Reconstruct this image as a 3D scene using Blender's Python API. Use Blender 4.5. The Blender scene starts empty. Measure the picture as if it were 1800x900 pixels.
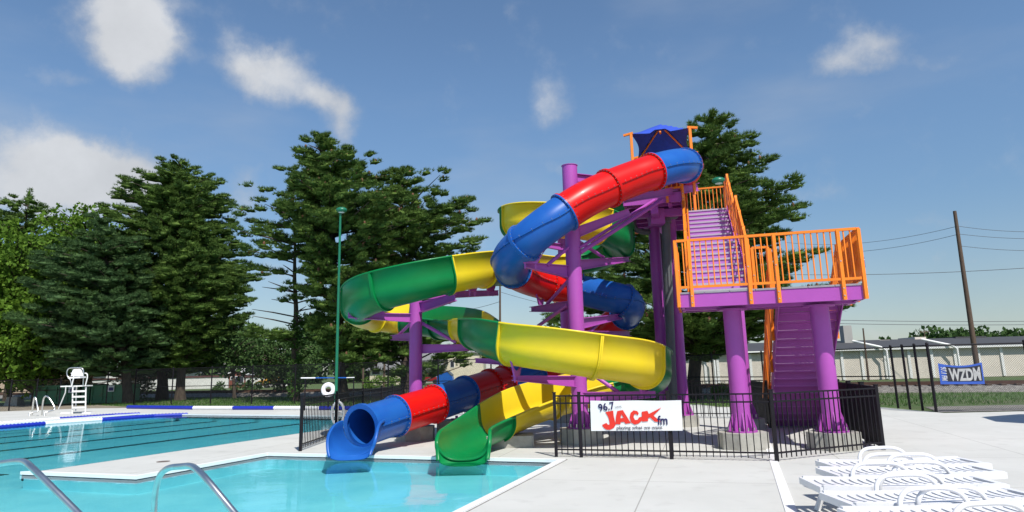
import bpy, math, random
import numpy as np
from mathutils import Vector, Matrix
from mathutils.geometry import tessellate_polygon

# ------------------------------------------------------------------ camera
F, YPP, XV, YV, EH = 1200.0, 410.0, 745.0, -5640.0, 1.7
_up = np.array([XV-900, YV-YPP, F]); _up /= np.linalg.norm(_up)
_fh = np.array([0, 0, 1.0]) - _up*_up[2]; _fh /= np.linalg.norm(_fh)
_rt = np.cross(_fh, _up)
if _rt[0] < 0: _rt = -_rt
def ray(px, py):
    d = np.array([px-900, py-YPP, F]); return d@_rt, d@_fh, d@_up
def P(px, py, Y):
    r = ray(px, py); t = Y/r[1]; return Vector((r[0]*t, Y, EH+r[2]*t))
def G(px, py, z=0.0):
    r = ray(px, py); t = (z-EH)/r[2]; return Vector((r[0]*t, r[1]*t, z))
def PZ(px, z, Y):
    a = Y*_fh+(z-EH)*_up; k = (px-900)/F
    return Vector(((k*a[2]-a[0])/_rt[0], Y, z))
def proj(p):
    v = p[0]*_rt+p[1]*_fh+(p[2]-EH)*_up; return 900+F*v[0]/v[2], YPP+F*v[1]/v[2]

scene = bpy.context.scene
col = scene.collection
cd = bpy.data.cameras.new('camera'); cam = bpy.data.objects.new('camera', cd); col.objects.link(cam)
R = Matrix(((_rt[0], -_rt[1], -_rt[2]), (_fh[0], -_fh[1], -_fh[2]), (_up[0], -_up[1], -_up[2])))
cam.matrix_world = Matrix.Translation((0, 0, EH)) @ R.to_4x4()
cd.sensor_width = 36; cd.lens = 36*F/1800; cd.shift_y = -(450-YPP)/1800
cd.clip_start = 0.05; cd.clip_end = 3000
scene.camera = cam
scene.view_settings.view_transform = 'Standard'
try: scene.view_settings.look = 'None'
except Exception: pass
scene.view_settings.exposure = 0.38; scene.view_settings.gamma = 1.0
scene.cycles.transparent_max_bounces = 24
scene.cycles.max_bounces = 8

SUN = Vector((0.35, -0.80, 1.18)).normalized()
sd = bpy.data.lights.new('sun', 'SUN'); sun = bpy.data.objects.new('sun', sd); col.objects.link(sun)
sun.rotation_euler = (-SUN).to_track_quat('-Z', 'Y').to_euler()
sd.energy = 4.3; sd.angle = math.radians(0.53); sd.color = (1.0, 0.955, 0.88)

# ------------------------------------------------------------------ world: sky with cumulus clouds
W = bpy.data.worlds.new('World'); scene.world = W; W.use_nodes = True
nt = W.node_tree; nt.nodes.clear()
def N(t, typ, **kw):
    n = t.nodes.new(typ)
    for k, v in kw.items(): setattr(n, k, v)
    return n
def setin(n, i, v):
    if hasattr(v, 'is_output'): n.id_data.links.new(v, n.inputs[i])
    else: n.inputs[i].default_value = v
def math_(t, op, a, b=0.0, clamp=False):
    n = N(t, 'ShaderNodeMath', operation=op, use_clamp=clamp); setin(n, 0, a); setin(n, 1, b); return n.outputs[0]
def vmath(t, op, a, b):
    n = N(t, 'ShaderNodeVectorMath', operation=op); setin(n, 0, a); setin(n, 1, b); return n.outputs[0]
def mapr(t, v, a, b, c=0.0, d=1.0, smooth=False):
    n = N(t, 'ShaderNodeMapRange'); n.interpolation_type = 'SMOOTHSTEP' if smooth else 'LINEAR'
    setin(n, 0, v); n.inputs[1].default_value = a; n.inputs[2].default_value = b; n.inputs[3].default_value = c; n.inputs[4].default_value = d
    return n.outputs[0]
sky = N(nt, 'ShaderNodeTexSky', sky_type='NISHITA', sun_disc=False)
sky.sun_elevation = math.asin(SUN.z); sky.sun_rotation = math.atan2(SUN.x, SUN.y)
sky.air_density = 1.0; sky.dust_density = 0.3; sky.ozone_density = 2.2
tc = N(nt, 'ShaderNodeTexCoord')
dirv = tc.outputs['Generated']
nz = N(nt, 'ShaderNodeTexNoise'); nz.inputs['Scale'].default_value = 5; nz.inputs['Detail'].default_value = 9; nz.inputs['Roughness'].default_value = 0.62
nt.links.new(dirv, nz.inputs['Vector'])
nz2 = N(nt, 'ShaderNodeTexNoise'); nz2.inputs['Scale'].default_value = 15; nz2.inputs['Detail'].default_value = 12; nz2.inputs['Roughness'].default_value = 0.62
nt.links.new(dirv, nz2.inputs['Vector'])
off = vmath(nt, 'MULTIPLY', vmath(nt, 'SUBTRACT', nz.outputs['Color'], (0.5, 0.5, 0.5)), (0.10, 0.07, 0.10))
dd = vmath(nt, 'ADD', dirv, off)
BL = [(215,15,52,45,1.05),(275,20,50,50,1.05),(232,75,66,46,1.1),(245,125,42,32,.8),(200,105,34,34,.7),(295,60,30,40,.7),
      (445,120,46,36,1.15),(460,162,62,34,1.0),(515,118,40,26,1.0),(550,165,42,24,.95),(580,195,34,34,1.05),(590,235,22,26,.6),(350,120,50,14,.3),(390,35,40,14,.22),
      (125,140,34,14,.62),(18,240,62,40,.8),(150,278,58,40,1.05),(120,320,90,42,.95),(215,300,55,34,.8),(30,310,90,50,.85),(60,360,150,34,.65),(240,340,60,26,.5),
      (412,345,36,38,.72),(985,170,38,27,.66),(975,205,28,20,.5),(978,285,46,17,.5),(1545,72,34,20,.62),(1500,98,48,24,.68),(1450,125,32,22,.62),(1605,100,52,12,.36),
      (905,10,18,26,.4),(1640,455,120,18,.38),(1560,400,160,14,.3),(1660,560,200,22,.55),(1560,600,220,18,.6),(1430,330,70,12,.28),(845,420,40,26,.55),(480,500,60,60,.55)]
tot = None
for (bx, by, rx, ry, s) in BL:
    d = Vector(ray(bx, by)).normalized()
    q = vmath(nt, 'MULTIPLY', vmath(nt, 'SUBTRACT', dd, tuple(d)), (F/rx/1.35, 3.0, F/ry/1.35))
    ln = N(nt, 'ShaderNodeVectorMath', operation='LENGTH'); nt.links.new(q, ln.inputs[0])
    v = mapr(nt, ln.outputs['Value'], 0.0, 1.25, s, 0.0, True)
    tot = v if tot is None else math_(nt, 'ADD', tot, v)
dens = math_(nt, 'ADD', tot, mapr(nt, nz2.outputs['Fac'], 0.25, 0.75, -0.52, 0.44))
dens = mapr(nt, dens, 0.0, 1.75, 0.0, 0.90, True)
wisp = N(nt, 'ShaderNodeTexNoise'); wisp.inputs['Scale'].default_value = 2.4; wisp.inputs['Detail'].default_value = 8
nt.links.new(vmath(nt, 'MULTIPLY', dirv, (1.0, 1.0, 3.2)), wisp.inputs['Vector'])
dens = math_(nt, 'MAXIMUM', dens, mapr(nt, wisp.outputs['Fac'], 0.46, 0.80, 0.0, 0.32, True))
sep = N(nt, 'ShaderNodeSeparateXYZ'); nt.links.new(dirv, sep.inputs[0])
haze = mapr(nt, sep.outputs['Z'], 0.0, 0.22, 0.34, 0.0, True)
dens = math_(nt, 'MAXIMUM', dens, haze)
mixc = N(nt, 'ShaderNodeMix', data_type='RGBA')
nt.links.new(dens, mixc.inputs['Factor']); lowd = N(nt, 'ShaderNodeVectorMath', operation='SCALE'); nt.links.new(vmath(nt, 'MULTIPLY', sky.outputs[0], (0.92, 1.03, 1.08)), lowd.inputs[0]); nt.links.new(mapr(nt, sep.outputs['Z'], 0.0, 0.42, 0.66, 1.0, True), lowd.inputs['Scale'])
nt.links.new(lowd.outputs[0], mixc.inputs[6]); cc_ = N(nt, 'ShaderNodeMix', data_type='RGBA'); nt.links.new(mapr(nt, dens, .25, .88, 0, 1), cc_.inputs['Factor']); cc_.inputs[6].default_value = (4.5, 4.75, 5.1, 1); cc_.inputs[7].default_value = (5.7, 5.8, 5.95, 1)
cshade = N(nt, 'ShaderNodeVectorMath', operation='SCALE'); nt.links.new(cc_.outputs[2], cshade.inputs[0]); nt.links.new(mapr(nt, nz.outputs['Fac'], .3, .7, .82, 1.08), cshade.inputs['Scale']); nt.links.new(cshade.outputs[0], mixc.inputs[7])
bg = N(nt, 'ShaderNodeBackground'); bg.inputs['Strength'].default_value = 0.098
nt.links.new(mixc.outputs[2], bg.inputs['Color'])
wo = N(nt, 'ShaderNodeOutputWorld'); nt.links.new(bg.outputs[0], wo.inputs['Surface'])

# ------------------------------------------------------------------ materials
MT = {}
def mat(name, color, rough=0.5, metal=0.0, coat=0.0, noise=0.0, nscale=4.0, bump=0.0, bscale=40.0, color2=None, stretch=None, detail=6.0, spec=0.5, coords='Object', ramp=(0.35, 0.65)):
    if name in MT: return MT[name]
    m = bpy.data.materials.new(name); m.use_nodes = True; t = m.node_tree
    b = t.nodes['Principled BSDF']
    b.inputs['Base Color'].default_value = (*color, 1); b.inputs['Roughness'].default_value = rough; b.inputs['Metallic'].default_value = metal
    b.inputs['Coat Weight'].default_value = coat; b.inputs['Coat Roughness'].default_value = 0.08
    b.inputs['Specular IOR Level'].default_value = spec
    c = N(t, 'ShaderNodeTexCoord'); vec = c.outputs[coords]
    if stretch: vec = vmath(t, 'MULTIPLY', vec, stretch)
    if noise > 0 or color2:
        n = N(t, 'ShaderNodeTexNoise'); n.inputs['Scale'].default_value = nscale; n.inputs['Detail'].default_value = detail; n.inputs['Roughness'].default_value = 0.6
        t.links.new(vec, n.inputs['Vector'])
        c2 = color2 or tuple(x*(1-noise) for x in color)
        f = mapr(t, n.outputs['Fac'], ramp[0], ramp[1])
        mx = N(t, 'ShaderNodeMix', data_type='RGBA'); t.links.new(f, mx.inputs['Factor'])
        mx.inputs[6].default_value = (*color, 1); mx.inputs[7].default_value = (*c2, 1)
        t.links.new(mx.outputs[2], b.inputs['Base Color'])
    if bump > 0:
        n = N(t, 'ShaderNodeTexNoise'); n.inputs['Scale'].default_value = bscale; n.inputs['Detail'].default_value = 4
        t.links.new(vec, n.inputs['Vector'])
        bp = N(t, 'ShaderNodeBump'); bp.inputs['Strength'].default_value = bump; bp.inputs['Distance'].default_value = 0.02
        t.links.new(n.outputs['Fac'], bp.inputs['Height']); t.links.new(bp.outputs[0], b.inputs['Normal'])
    MT[name] = m; return m
def gel(name, c, c2): return mat(name, c, rough=0.34, coat=0.02, color2=c2, nscale=2.2, bump=0.03, bscale=9, ramp=(0.3, 0.75), spec=.24)
RED = gel('red gelcoat', (0.62, 0.006, 0.005), (0.54, 0.007, 0.006))
BLUE = gel('blue gelcoat', (0.012, 0.085, 0.36), (0.015, 0.11, 0.40))
GREEN = gel('green gelcoat', (0.002, 0.17, 0.042), (0.004, 0.20, 0.055))
YELLOW = gel('yellow gelcoat', (0.76, 0.57, 0.018), (0.70, 0.52, 0.028))
PURPLE = mat('purple paint', (0.40, 0.074, 0.40), rough=0.45, color2=(0.36, 0.066, 0.365), nscale=1.5, bump=0.04, bscale=25)
PURPLE2 = mat('lilac stair panel paint', (0.47, 0.20, 0.56), rough=0.5, color2=(0.42, 0.175, 0.51), nscale=3)
ORANGE = mat('orange paint', (0.88, 0.235, 0.012), rough=0.38, color2=(0.78, 0.20, 0.014), nscale=3)
NOSE = mat('aluminium tread nosing', (0.52, 0.50, 0.55), rough=0.4, metal=0.3)
BLACK = mat('black fence paint', (0.010, 0.008, 0.012), rough=0.5, noise=0.3, nscale=5, spec=.25)
CONC = mat('footing concrete', (0.40, 0.39, 0.35), rough=0.9, color2=(0.30, 0.29, 0.26), nscale=5, bump=0.3, bscale=30)
STEEL = mat('stainless steel', (0.75, 0.74, 0.71), rough=0.30, metal=1.0, noise=0.15, nscale=12)
WHITEP = mat('white plastic', (0.84, 0.84, 0.86), rough=0.35, noise=0.05, nscale=6)
WHITEM = mat('white enamel', (0.78, 0.78, 0.76), rough=0.35, noise=0.1)
BOLT = mat('bolt steel', (0.20, 0.20, 0.22), rough=0.4, metal=0.6)
GREYP = mat('dark grey pipe', (0.085, 0.095, 0.10), rough=0.5, color2=(0.12, 0.13, 0.135), nscale=2)
CANVAS = mat('blue shade fabric', (0.02, 0.07, 0.50), rough=0.8, noise=0.15, nscale=6)
WOOD = mat('weathered pole wood', (0.13, 0.085, 0.06), rough=0.9, color2=(0.07, 0.048, 0.036), nscale=5, stretch=(6, 6, 0.6))
BARK = mat('pine bark', (0.085, 0.062, 0.045), rough=0.95, color2=(0.035, 0.026, 0.02), nscale=4, stretch=(3, 3, .7), bump=0.8, bscale=6)
LAMPG = mat('green lamp paint', (0.010, 0.16, 0.085), rough=0.35, noise=0.1)

def leafmat(name, c1, c2, c3, transl=0.25):
    m = bpy.data.materials.new(name); m.use_nodes = True; t = m.node_tree
    b = t.nodes['Principled BSDF']; out = t.nodes['Material Output']
    g = N(t, 'ShaderNodeNewGeometry'); tcn = N(t, 'ShaderNodeTexCoord')
    n = N(t, 'ShaderNodeTexNoise'); n.inputs['Scale'].default_value = 0.55; n.inputs['Detail'].default_value = 3
    t.links.new(tcn.outputs['Object'], n.inputs['Vector'])
    m1 = N(t, 'ShaderNodeMix', data_type='RGBA'); m1.inputs[6].default_value = (*c1, 1); m1.inputs[7].default_value = (*c2, 1)
    t.links.new(g.outputs['Random Per Island'], m1.inputs['Factor'])
    m2 = N(t, 'ShaderNodeMix', data_type='RGBA'); t.links.new(mapr(t, n.outputs['Fac'], .45, .75, 0, .8), m2.inputs['Factor'])
    t.links.new(m1.outputs[2], m2.inputs[6]); m2.inputs[7].default_value = (*c3, 1)
    t.links.new(m2.outputs[2], b.inputs['Base Color']); b.inputs['Roughness'].default_value = 0.65; b.inputs['Specular IOR Level'].default_value = 0.12
    tr = N(t, 'ShaderNodeBsdfTranslucent'); t.links.new(m2.outputs[2], tr.inputs['Color'])
    mx = N(t, 'ShaderNodeMixShader'); mx.inputs[0].default_value = transl
    t.links.new(b.outputs[0], mx.inputs[1]); t.links.new(tr.outputs[0], mx.inputs[2]); t.links.new(mx.outputs[0], out.inputs['Surface'])
    return m
PINE = leafmat('pine needles', (0.062, 0.122, 0.024), (0.135, 0.21, 0.044), (0.045, 0.095, 0.028))
PINEB = leafmat('blue green pine needles', (0.042, 0.092, 0.034), (0.085, 0.150, 0.055), (0.070, 0.130, 0.032))
LIME = leafmat('lime broad leaves', (0.085, 0.17, 0.02), (0.15, 0.26, 0.03), (0.06, 0.125, 0.02), .35)
FARL = leafmat('distant leaves', (0.05, 0.10, 0.03), (0.085, 0.15, 0.045), (0.045, 0.09, 0.03))
IVY = leafmat('ivy leaves', (0.04, 0.10, 0.02), (0.08, 0.16, 0.03), (0.04, 0.09, 0.02))
CONE = mat('brown cones', (0.20, 0.085, 0.05), rough=0.9, noise=0.4)

# ------------------------------------------------------------------ mesh builder
ORG = {}
class MB:
    def __init__(s): s.v = []; s.f = []; s.m = []; s.s = []
    def add(s, vs, fs, mi=0, sm=False):
        o = len(s.v); s.v += [tuple(v) for v in vs]
        for f in fs: s.f.append(tuple(o+i for i in f)); s.m.append(mi); s.s.append(sm)
        return s
    def frustum(s, p0, p1, w0, h0, w1, h1, up=(0, 0, 1), mi=0):
        p0, p1 = Vector(p0), Vector(p1); t = (p1-p0).normalized(); u = Vector(up)
        if abs(t.dot(u)) > 0.98: u = Vector((0, 1, 0))
        a = t.cross(u).normalized(); b = a.cross(t)
        vs = []
        for p, w, h in ((p0, w0, h0), (p1, w1, h1)):
            for x, y in ((-1, -1), (1, -1), (1, 1), (-1, 1)): vs.append(p+a*(x*w/2)+b*(y*h/2))
        return s.add(vs, [(0, 1, 2, 3), (7, 6, 5, 4), (0, 4, 5, 1), (1, 5, 6, 2), (2, 6, 7, 3), (3, 7, 4, 0)], mi)
    def bar(s, p0, p1, w, h=None, up=(0, 0, 1), mi=0): h = h or w; return s.frustum(p0, p1, w, h, w, h, up, mi)
    def box(s, c, sz, ang=0.0, mi=0):
        c = Vector(c); u = Vector((math.cos(ang), math.sin(ang), 0))*(sz[0]/2)
        return s.frustum(c-u, c+u, sz[1], sz[2], sz[1], sz[2], (0, 0, 1), mi)
    def tube(s, pts, r, n=10, mi=0, caps=True, closed=False):
        pts = [Vector(p) for p in pts]; k = len(pts); rs = r if isinstance(r, (list, tuple)) else [r]*k
        vs = []; prev = None
        for i, p in enumerate(pts):
            a = pts[(i-1) % k] if (i > 0 or closed) else pts[i]; b = pts[(i+1) % k] if (i < k-1 or closed) else pts[i]
            t = (b-a).normalized()
            if prev is None:
                u = Vector((0, 0, 1)) if abs(t.z) < 0.9 else Vector((1, 0, 0)); u = (u-t*u.dot(t)).normalized()
            else: u = (prev-t*prev.dot(t)).normalized()
            prev = u; w = t.cross(u)
            for j in range(n):
                an = 2*math.pi*j/n; vs.append(p+(u*math.cos(an)+w*math.sin(an))*rs[i])
        fs = []
        for i in range(k if closed else k-1):
            i2 = (i+1) % k
            for j in range(n): fs.append((i*n+j, i*n+(j+1) % n, i2*n+(j+1) % n, i2*n+j))
        s.add(vs, fs, mi, True)
        if caps and not closed:
            s.add(vs[:n], [tuple(reversed(range(n)))], mi); s.add(vs[-n:], [tuple(range(n))], mi)
        return s
    def ball(s, c, r, mi=0, n=8, sc=(1, 1, 1)):
        vs = []; fs = []; c = Vector(c); m = max(4, n//2+1)
        for i in range(m+1):
            th = math.pi*i/m
            for j in range(n):
                ph = 2*math.pi*j/n
                vs.append(c+Vector((r*sc[0]*math.sin(th)*math.cos(ph), r*sc[1]*math.sin(th)*math.sin(ph), r*sc[2]*math.cos(th))))
        for i in range(m):
            for j in range(n): fs.append((i*n+j, (i+1)*n+j, (i+1)*n+(j+1) % n, i*n+(j+1) % n))
        return s.add(vs, fs, mi, True)
    def prism(s, poly, ext, mi=0):   # poly: list of Vector, extruded by ext
        n = len(poly); e = Vector(ext); vs = [Vector(p) for p in poly]+[Vector(p)+e for p in poly]
        tris = tessellate_polygon([[Vector(p) for p in poly]])
        fs = [tuple(t) for t in tris]+[tuple(n+i for i in reversed(t)) for t in tris]
        fs += [(i, (i+1) % n, n+(i+1) % n, n+i) for i in range(n)]
        return s.add(vs, fs, mi)
    def build(s, name, mats, parent=None, origin=None, label=None):
        o = Vector(origin) if origin is not None else (ORG[parent.name] if parent else Vector((0, 0, 0)))
        me = bpy.data.meshes.new(name)
        me.from_pydata([(v[0]-o.x, v[1]-o.y, v[2]-o.z) for v in s.v], [], s.f)
        if not isinstance(mats, (list, tuple)): mats = [mats]
        for m in mats: me.materials.append(m)
        me.polygons.foreach_set('material_index', s.m); me.polygons.foreach_set('use_smooth', s.s)
        me.update()
        ob = bpy.data.objects.new(name, me); col.objects.link(ob)
        if parent: ob.parent = parent
        else: ob.location = o
        ORG[ob.name] = o
        if label: ob['label'] = label
        return ob
def tag(o, label, cat, group=None, kind=None):
    o['label'] = label; o['category'] = cat
    if group: o['group'] = group
    if kind: o['kind'] = kind
    return o
def thing(name, label, cat, loc=(0, 0, 0), group=None):
    o = bpy.data.objects.new(name, None); col.objects.link(o); o.location = loc; o.empty_display_size = 0.2
    ORG[o.name] = Vector(loc); return tag(o, label, cat, group)
def struct(o): o['kind'] = 'structure'; return o
def np_mesh(name, V, Fc, m, parent=None, origin=None):
    o = Vector(origin) if origin is not None else (ORG[parent.name] if parent else Vector((0, 0, 0)))
    V = np.asarray(V, dtype=np.float32)-np.array(o, dtype=np.float32); Fc = np.asarray(Fc, dtype=np.int32); k = Fc.shape[1]
    me = bpy.data.meshes.new(name)
    me.vertices.add(len(V)); me.vertices.foreach_set('co', V.ravel())
    me.loops.add(Fc.size); me.loops.foreach_set('vertex_index', Fc.ravel())
    me.polygons.add(len(Fc)); me.polygons.foreach_set('loop_start', np.arange(0, Fc.size, k, dtype=np.int32))
    me.update(calc_edges=True); me.materials.append(m)
    ob = bpy.data.objects.new(name, me); col.objects.link(ob)
    if parent: ob.parent = parent
    else: ob.location = o
    ORG[ob.name] = o
    return ob
def copy_tree(o, parent=None):
    c = o.copy(); col.objects.link(c); c.parent = parent; ORG[c.name] = ORG[o.name]
    for ch in o.children: copy_tree(ch, c)
    return c
def sheet(name, outer, holes, z, m):
    polys = [[Vector((p[0], p[1], z)) for p in outer]]+[[Vector((p[0], p[1], z)) for p in h] for h in holes]
    fl = [p for q in polys for p in q]; fs = []
    for t in tessellate_polygon(polys):
        a, b, c = [fl[i] for i in t]
        fs.append(tuple(t) if (b-a).cross(c-a).z > 0 else tuple(reversed(t)))
    return MB().add(fl, fs).build(name, m)

# ------------------------------------------------------------------ ground, deck, pool
GRASS = mat('grass', (0.065, 0.12, 0.026), rough=0.95, color2=(0.10, 0.105, 0.045), nscale=0.35, bump=0.9, bscale=18, coords='Object', detail=12, ramp=(.42, .68))
DECK = mat('pool deck concrete', (0.54, 0.54, 0.515), rough=0.85, color2=(0.48, 0.48, 0.455), nscale=0.45, bump=0.12, bscale=60, detail=12)
def deck_marks(m):
    t = m.node_tree; b = t.nodes['Principled BSDF']
    src = b.inputs['Base Color'].links[0].from_socket
    c = N(t, 'ShaderNodeTexCoord'); sp = N(t, 'ShaderNodeSeparateXYZ'); t.links.new(c.outputs['Object'], sp.inputs[0])
    f = None   # sawn joints
    for (ax, ay, step, o) in ((0.966, -0.259, 3.1, 0.9), (0.259, 0.966, 3.1, 1.55)):
        k = math_(t, 'ADD', math_(t, 'MULTIPLY', sp.outputs[0], ax), math_(t, 'MULTIPLY', sp.outputs[1], ay))
        k = math_(t, 'PINGPONG', math_(t, 'ADD', k, o), step/2)
        l = math_(t, 'LESS_THAN', k, 0.008); f = l if f is None else math_(t, 'MAXIMUM', f, l)
    n = N(t, 'ShaderNodeTexNoise'); n.inputs['Scale'].default_value = 2.6; n.inputs['Detail'].default_value = 10; t.links.new(c.outputs['Object'], n.inputs['Vector'])
    st = mapr(t, n.outputs['Fac'], .56, .78, 0, .26)
    f = math_(t, 'MAXIMUM', math_(t, 'MULTIPLY', f, .7), st)
    mx = N(t, 'ShaderNodeMix', data_type='RGBA'); t.links.new(f, mx.inputs['Factor']); t.links.new(src, mx.inputs[6]); mx.inputs[7].default_value = (.22, .21, .19, 1)
    t.links.new(mx.outputs[2], b.inputs['Base Color'])
deck_marks(DECK)
GRAVEL = mat('gravel', (0.30, 0.28, 0.25), rough=0.95, color2=(0.12, 0.11, 0.10), nscale=7, bump=1.0, bscale=12)
DIRT = mat('bare dirt', (0.26, 0.22, 0.17), rough=0.95, color2=(0.17, 0.15, 0.11), nscale=2, bump=.6, bscale=20)

FR0 = G(240, 727); FR1 = G(640, 731)                       # far edge of lap pool
pool = [(-60, 3.0), (-60, 16.0), tuple(G(0, 745)[:2])]
pool = []
a = G(0, 746); b = G(240, 727.5); dxy = (a-b).normalized()
pool.append((b+dxy*40).to_2d())
pool.append(b.to_2d()); pool.append(G(646, 731.5).to_2d()); pool.append(G(645, 744.5).to_2d())
tip = G(43, 830); pool.append(G(77, 827).to_2d()); pool.append(tip.to_2d())
pool += [G(240, 838).to_2d(), G(470, 797.5).to_2d(), G(985, 809).to_2d()]
e0 = G(985, 809); e1 = G(805, 900); ed = (e1-e0).normalized()
pool.append((e0+ed*16).to_2d()); pool.append(Vector((-60, -2.0)))
ZW = -0.05
deck_out = [(-64, 10), (-64, -30), (40, -30), (40, 20.9), tuple(G(1660, 726)[:2]), tuple(G(1550, 716)[:2]), (8.0, 28.0), tuple(G(1230, 711)[:2]), tuple(G(1000, 714)[:2]),
            tuple(G(650, 716)[:2]), tuple(G(300, 716)[:2]), tuple(G(150, 718)[:2]), tuple(G(0, 723.5)[:2]), (-64, 33)]
struct(sheet('pool_deck', deck_out, [pool], 0.0, DECK))
hole = [(-62, -25), (-62, 8), (-62, 28), (-38, 32.5), (-24, 37), (8, 26.8), (12.0, 22.0), (38, 20.5), (38, -25)]
struct(sheet('ground', [(-900, -300), (900, -300), (900, 1400), (-900, 1400)], [hole], -0.03, GRASS))
# basin
POOLW = mat('pool plaster', (0.56, 0.80, 0.84), rough=0.6, color2=(0.42, 0.70, 0.77), nscale=1.1, detail=12)
POOLD = mat('pool tile navy', (0.004, 0.008, 0.035), rough=0.3, noise=.2)
COPING = mat('white coping', (0.78, 0.78, 0.78), rough=0.5, noise=0.06, nscale=6)
n = len(pool); zb = -0.30
mb = MB()
for i in range(n):
    p, q = pool[i], pool[(i+1) % n]
    mb.add([(p[0], p[1], -0.002), (q[0], q[1], -0.002), (q[0], q[1], zb), (p[0], p[1], zb)], [(0, 1, 2, 3)])
tr = tessellate_polygon([[Vector((p[0], p[1], zb)) for p in pool]])
mb.add([(p[0], p[1], zb) for p in pool], [tuple(t) for t in tr])
struct(mb.build('pool_basin', POOLW))
def strip_inside(p, q, w, z0, z1, mb, inset=0.0):
    p, q = Vector((p[0], p[1], 0)), Vector((q[0], q[1], 0)); d = (q-p).normalized(); nn = Vector((-d.y, d.x, 0))
    c = nn*(inset+w/2); mid = (z0+z1)/2
    mb.frustum(p+c+Vector((0, 0, mid)), q+c+Vector((0, 0, mid)), w, z1-z0, w, z1-z0)
# coping: near pool white rim, dark waterline tile
cp = MB(); tl = MB()
def insetp(pts, w):   # pool is listed clockwise or not: compute sign
    ar = sum(pts[i][0]*pts[(i+1) % len(pts)][1]-pts[(i+1) % len(pts)][0]*pts[i][1] for i in range(len(pts)))
    sg = 1 if ar > 0 else -1; out = []
    for i in range(len(pts)):
        p0, p1, p2 = Vector(pts[i-1]), Vector(pts[i]), Vector(pts[(i+1) % len(pts)])
        d1 = (p1-p0).normalized(); d2 = (p2-p1).normalized()
        n1 = Vector((-d1.y, d1.x))*sg; n2 = Vector((-d2.y, d2.x))*sg
        b_ = (n1+n2); b_ = b_/max(b_.dot(n1), .3); out.append(p1+b_*w)
    return out
def rim(i0, i1, wo, wi, z0, z1, m, mats):
    o_, i_ = insetp(pool, wo), insetp(pool, wi)
    for i in range(i0, i1):
        j = (i+1) % n
        A, B, C_, D = o_[i], o_[j], i_[j], i_[i]
        vs = [(*A, z1), (*B, z1), (*C_, z1), (*D, z1), (*A, z0), (*B, z0), (*C_, z0), (*D, z0)]
        m.add(vs, [(0, 3, 2, 1), (4, 5, 6, 7), (0, 1, 5, 4), (1, 2, 6, 5), (2, 3, 7, 6), (3, 0, 4, 7)])
rim(5, 9, -0.085, 0.035, -0.04, 0.018, cp, None)
rim(0, 3, -0.06, 0.03, -0.04, 0.012, cp, None)
struct(cp.build('pool_coping', COPING))
rim(3, 4, -0.01, 0.26, -0.20, -0.03, tl, None)
rim(0, 5, 0.0, 0.02, -0.16, -0.0405, tl, None)
rim(5, 9, 0.0, 0.008, -0.11, -0.0405, tl, None)
struct(tl.build('waterline_tiles', POOLD))
dl = MB()                                                 # joint between coping and deck
rim(5, 9, -0.115, -0.098, 0.0, 0.004, dl, None)
struct(dl.build('deck_joint', mat('joint sealant', (.2, .19, .18), rough=.9, noise=.2)))
# lane lines on the floor of the lap pool
ln_ = MB()
pA, pB = G(77, 827), G(645, 744.5); ld = (pB-pA).normalized(); lnn = Vector((-ld.y, ld.x, 0))
for k, y_ in enumerate((835, 812, 793, 780, 770, 759)):
    g_ = G(0, y_, zb); o_ = pA+lnn*((g_-pA).dot(lnn)); L = (pB-pA).length
    ln_.bar(o_+ld*(-30)+Vector((0, 0, zb+.004-o_.z)), o_+ld*((1.0 if k == 0 else (pB.x-.6-o_.x)/ld.x))+Vector((0, 0, zb+.004-o_.z)), .30, .008)
struct(ln_.build('lane_lines', POOLD))
# water
wm = bpy.data.materials.new('pool water'); wm.use_nodes = True; t = wm.node_tree; t.nodes.clear()
out = N(t, 'ShaderNodeOutputMaterial'); fr = N(t, 'ShaderNodeFresnel'); fr.inputs[0].default_value = 1.33
gl = N(t, 'ShaderNodeBsdfGlossy'); gl.inputs['Roughness'].default_value = 0.03
tr_ = N(t, 'ShaderNodeBsdfTransparent'); 
c = N(t, 'ShaderNodeTexCoord')
tn = N(t, 'ShaderNodeTexNoise'); tn.inputs['Scale'].default_value = .18; tn.inputs['Detail'].default_value = 3; t.links.new(c.outputs['Object'], tn.inputs['Vector'])
spx = N(t, 'ShaderNodeSeparateXYZ'); t.links.new(c.outputs['Object'], spx.inputs[0])
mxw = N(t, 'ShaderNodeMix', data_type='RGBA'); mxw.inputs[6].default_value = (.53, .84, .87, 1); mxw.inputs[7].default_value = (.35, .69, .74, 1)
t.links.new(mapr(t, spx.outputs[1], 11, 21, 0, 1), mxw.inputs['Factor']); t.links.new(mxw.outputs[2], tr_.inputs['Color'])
wv = N(t, 'ShaderNodeTexNoise'); wv.inputs['Scale'].default_value = 1.6; wv.inputs['Detail'].default_value = 4; wv.inputs['Distortion'].default_value = .4
t.links.new(vmath(t, 'MULTIPLY', c.outputs['Object'], (1, 1.6, 1)), wv.inputs['Vector'])
bp = N(t, 'ShaderNodeBump'); bp.inputs['Strength'].default_value = .22; bp.inputs['Distance'].default_value = .016; t.links.new(wv.outputs['Fac'], bp.inputs['Height'])
t.links.new(bp.outputs[0], gl.inputs['Normal']); 
mx = N(t, 'ShaderNodeMixShader'); t.links.new(math_(t, 'MULTIPLY', fr.outputs[0], .75), mx.inputs[0]); t.links.new(tr_.outputs[0], mx.inputs[1]); t.links.new(gl.outputs[0], mx.inputs[2])
t.links.new(mx.outputs[0], out.inputs[0])
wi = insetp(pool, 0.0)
struct(sheet('pool_water', wi, [], ZW, wm))
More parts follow.
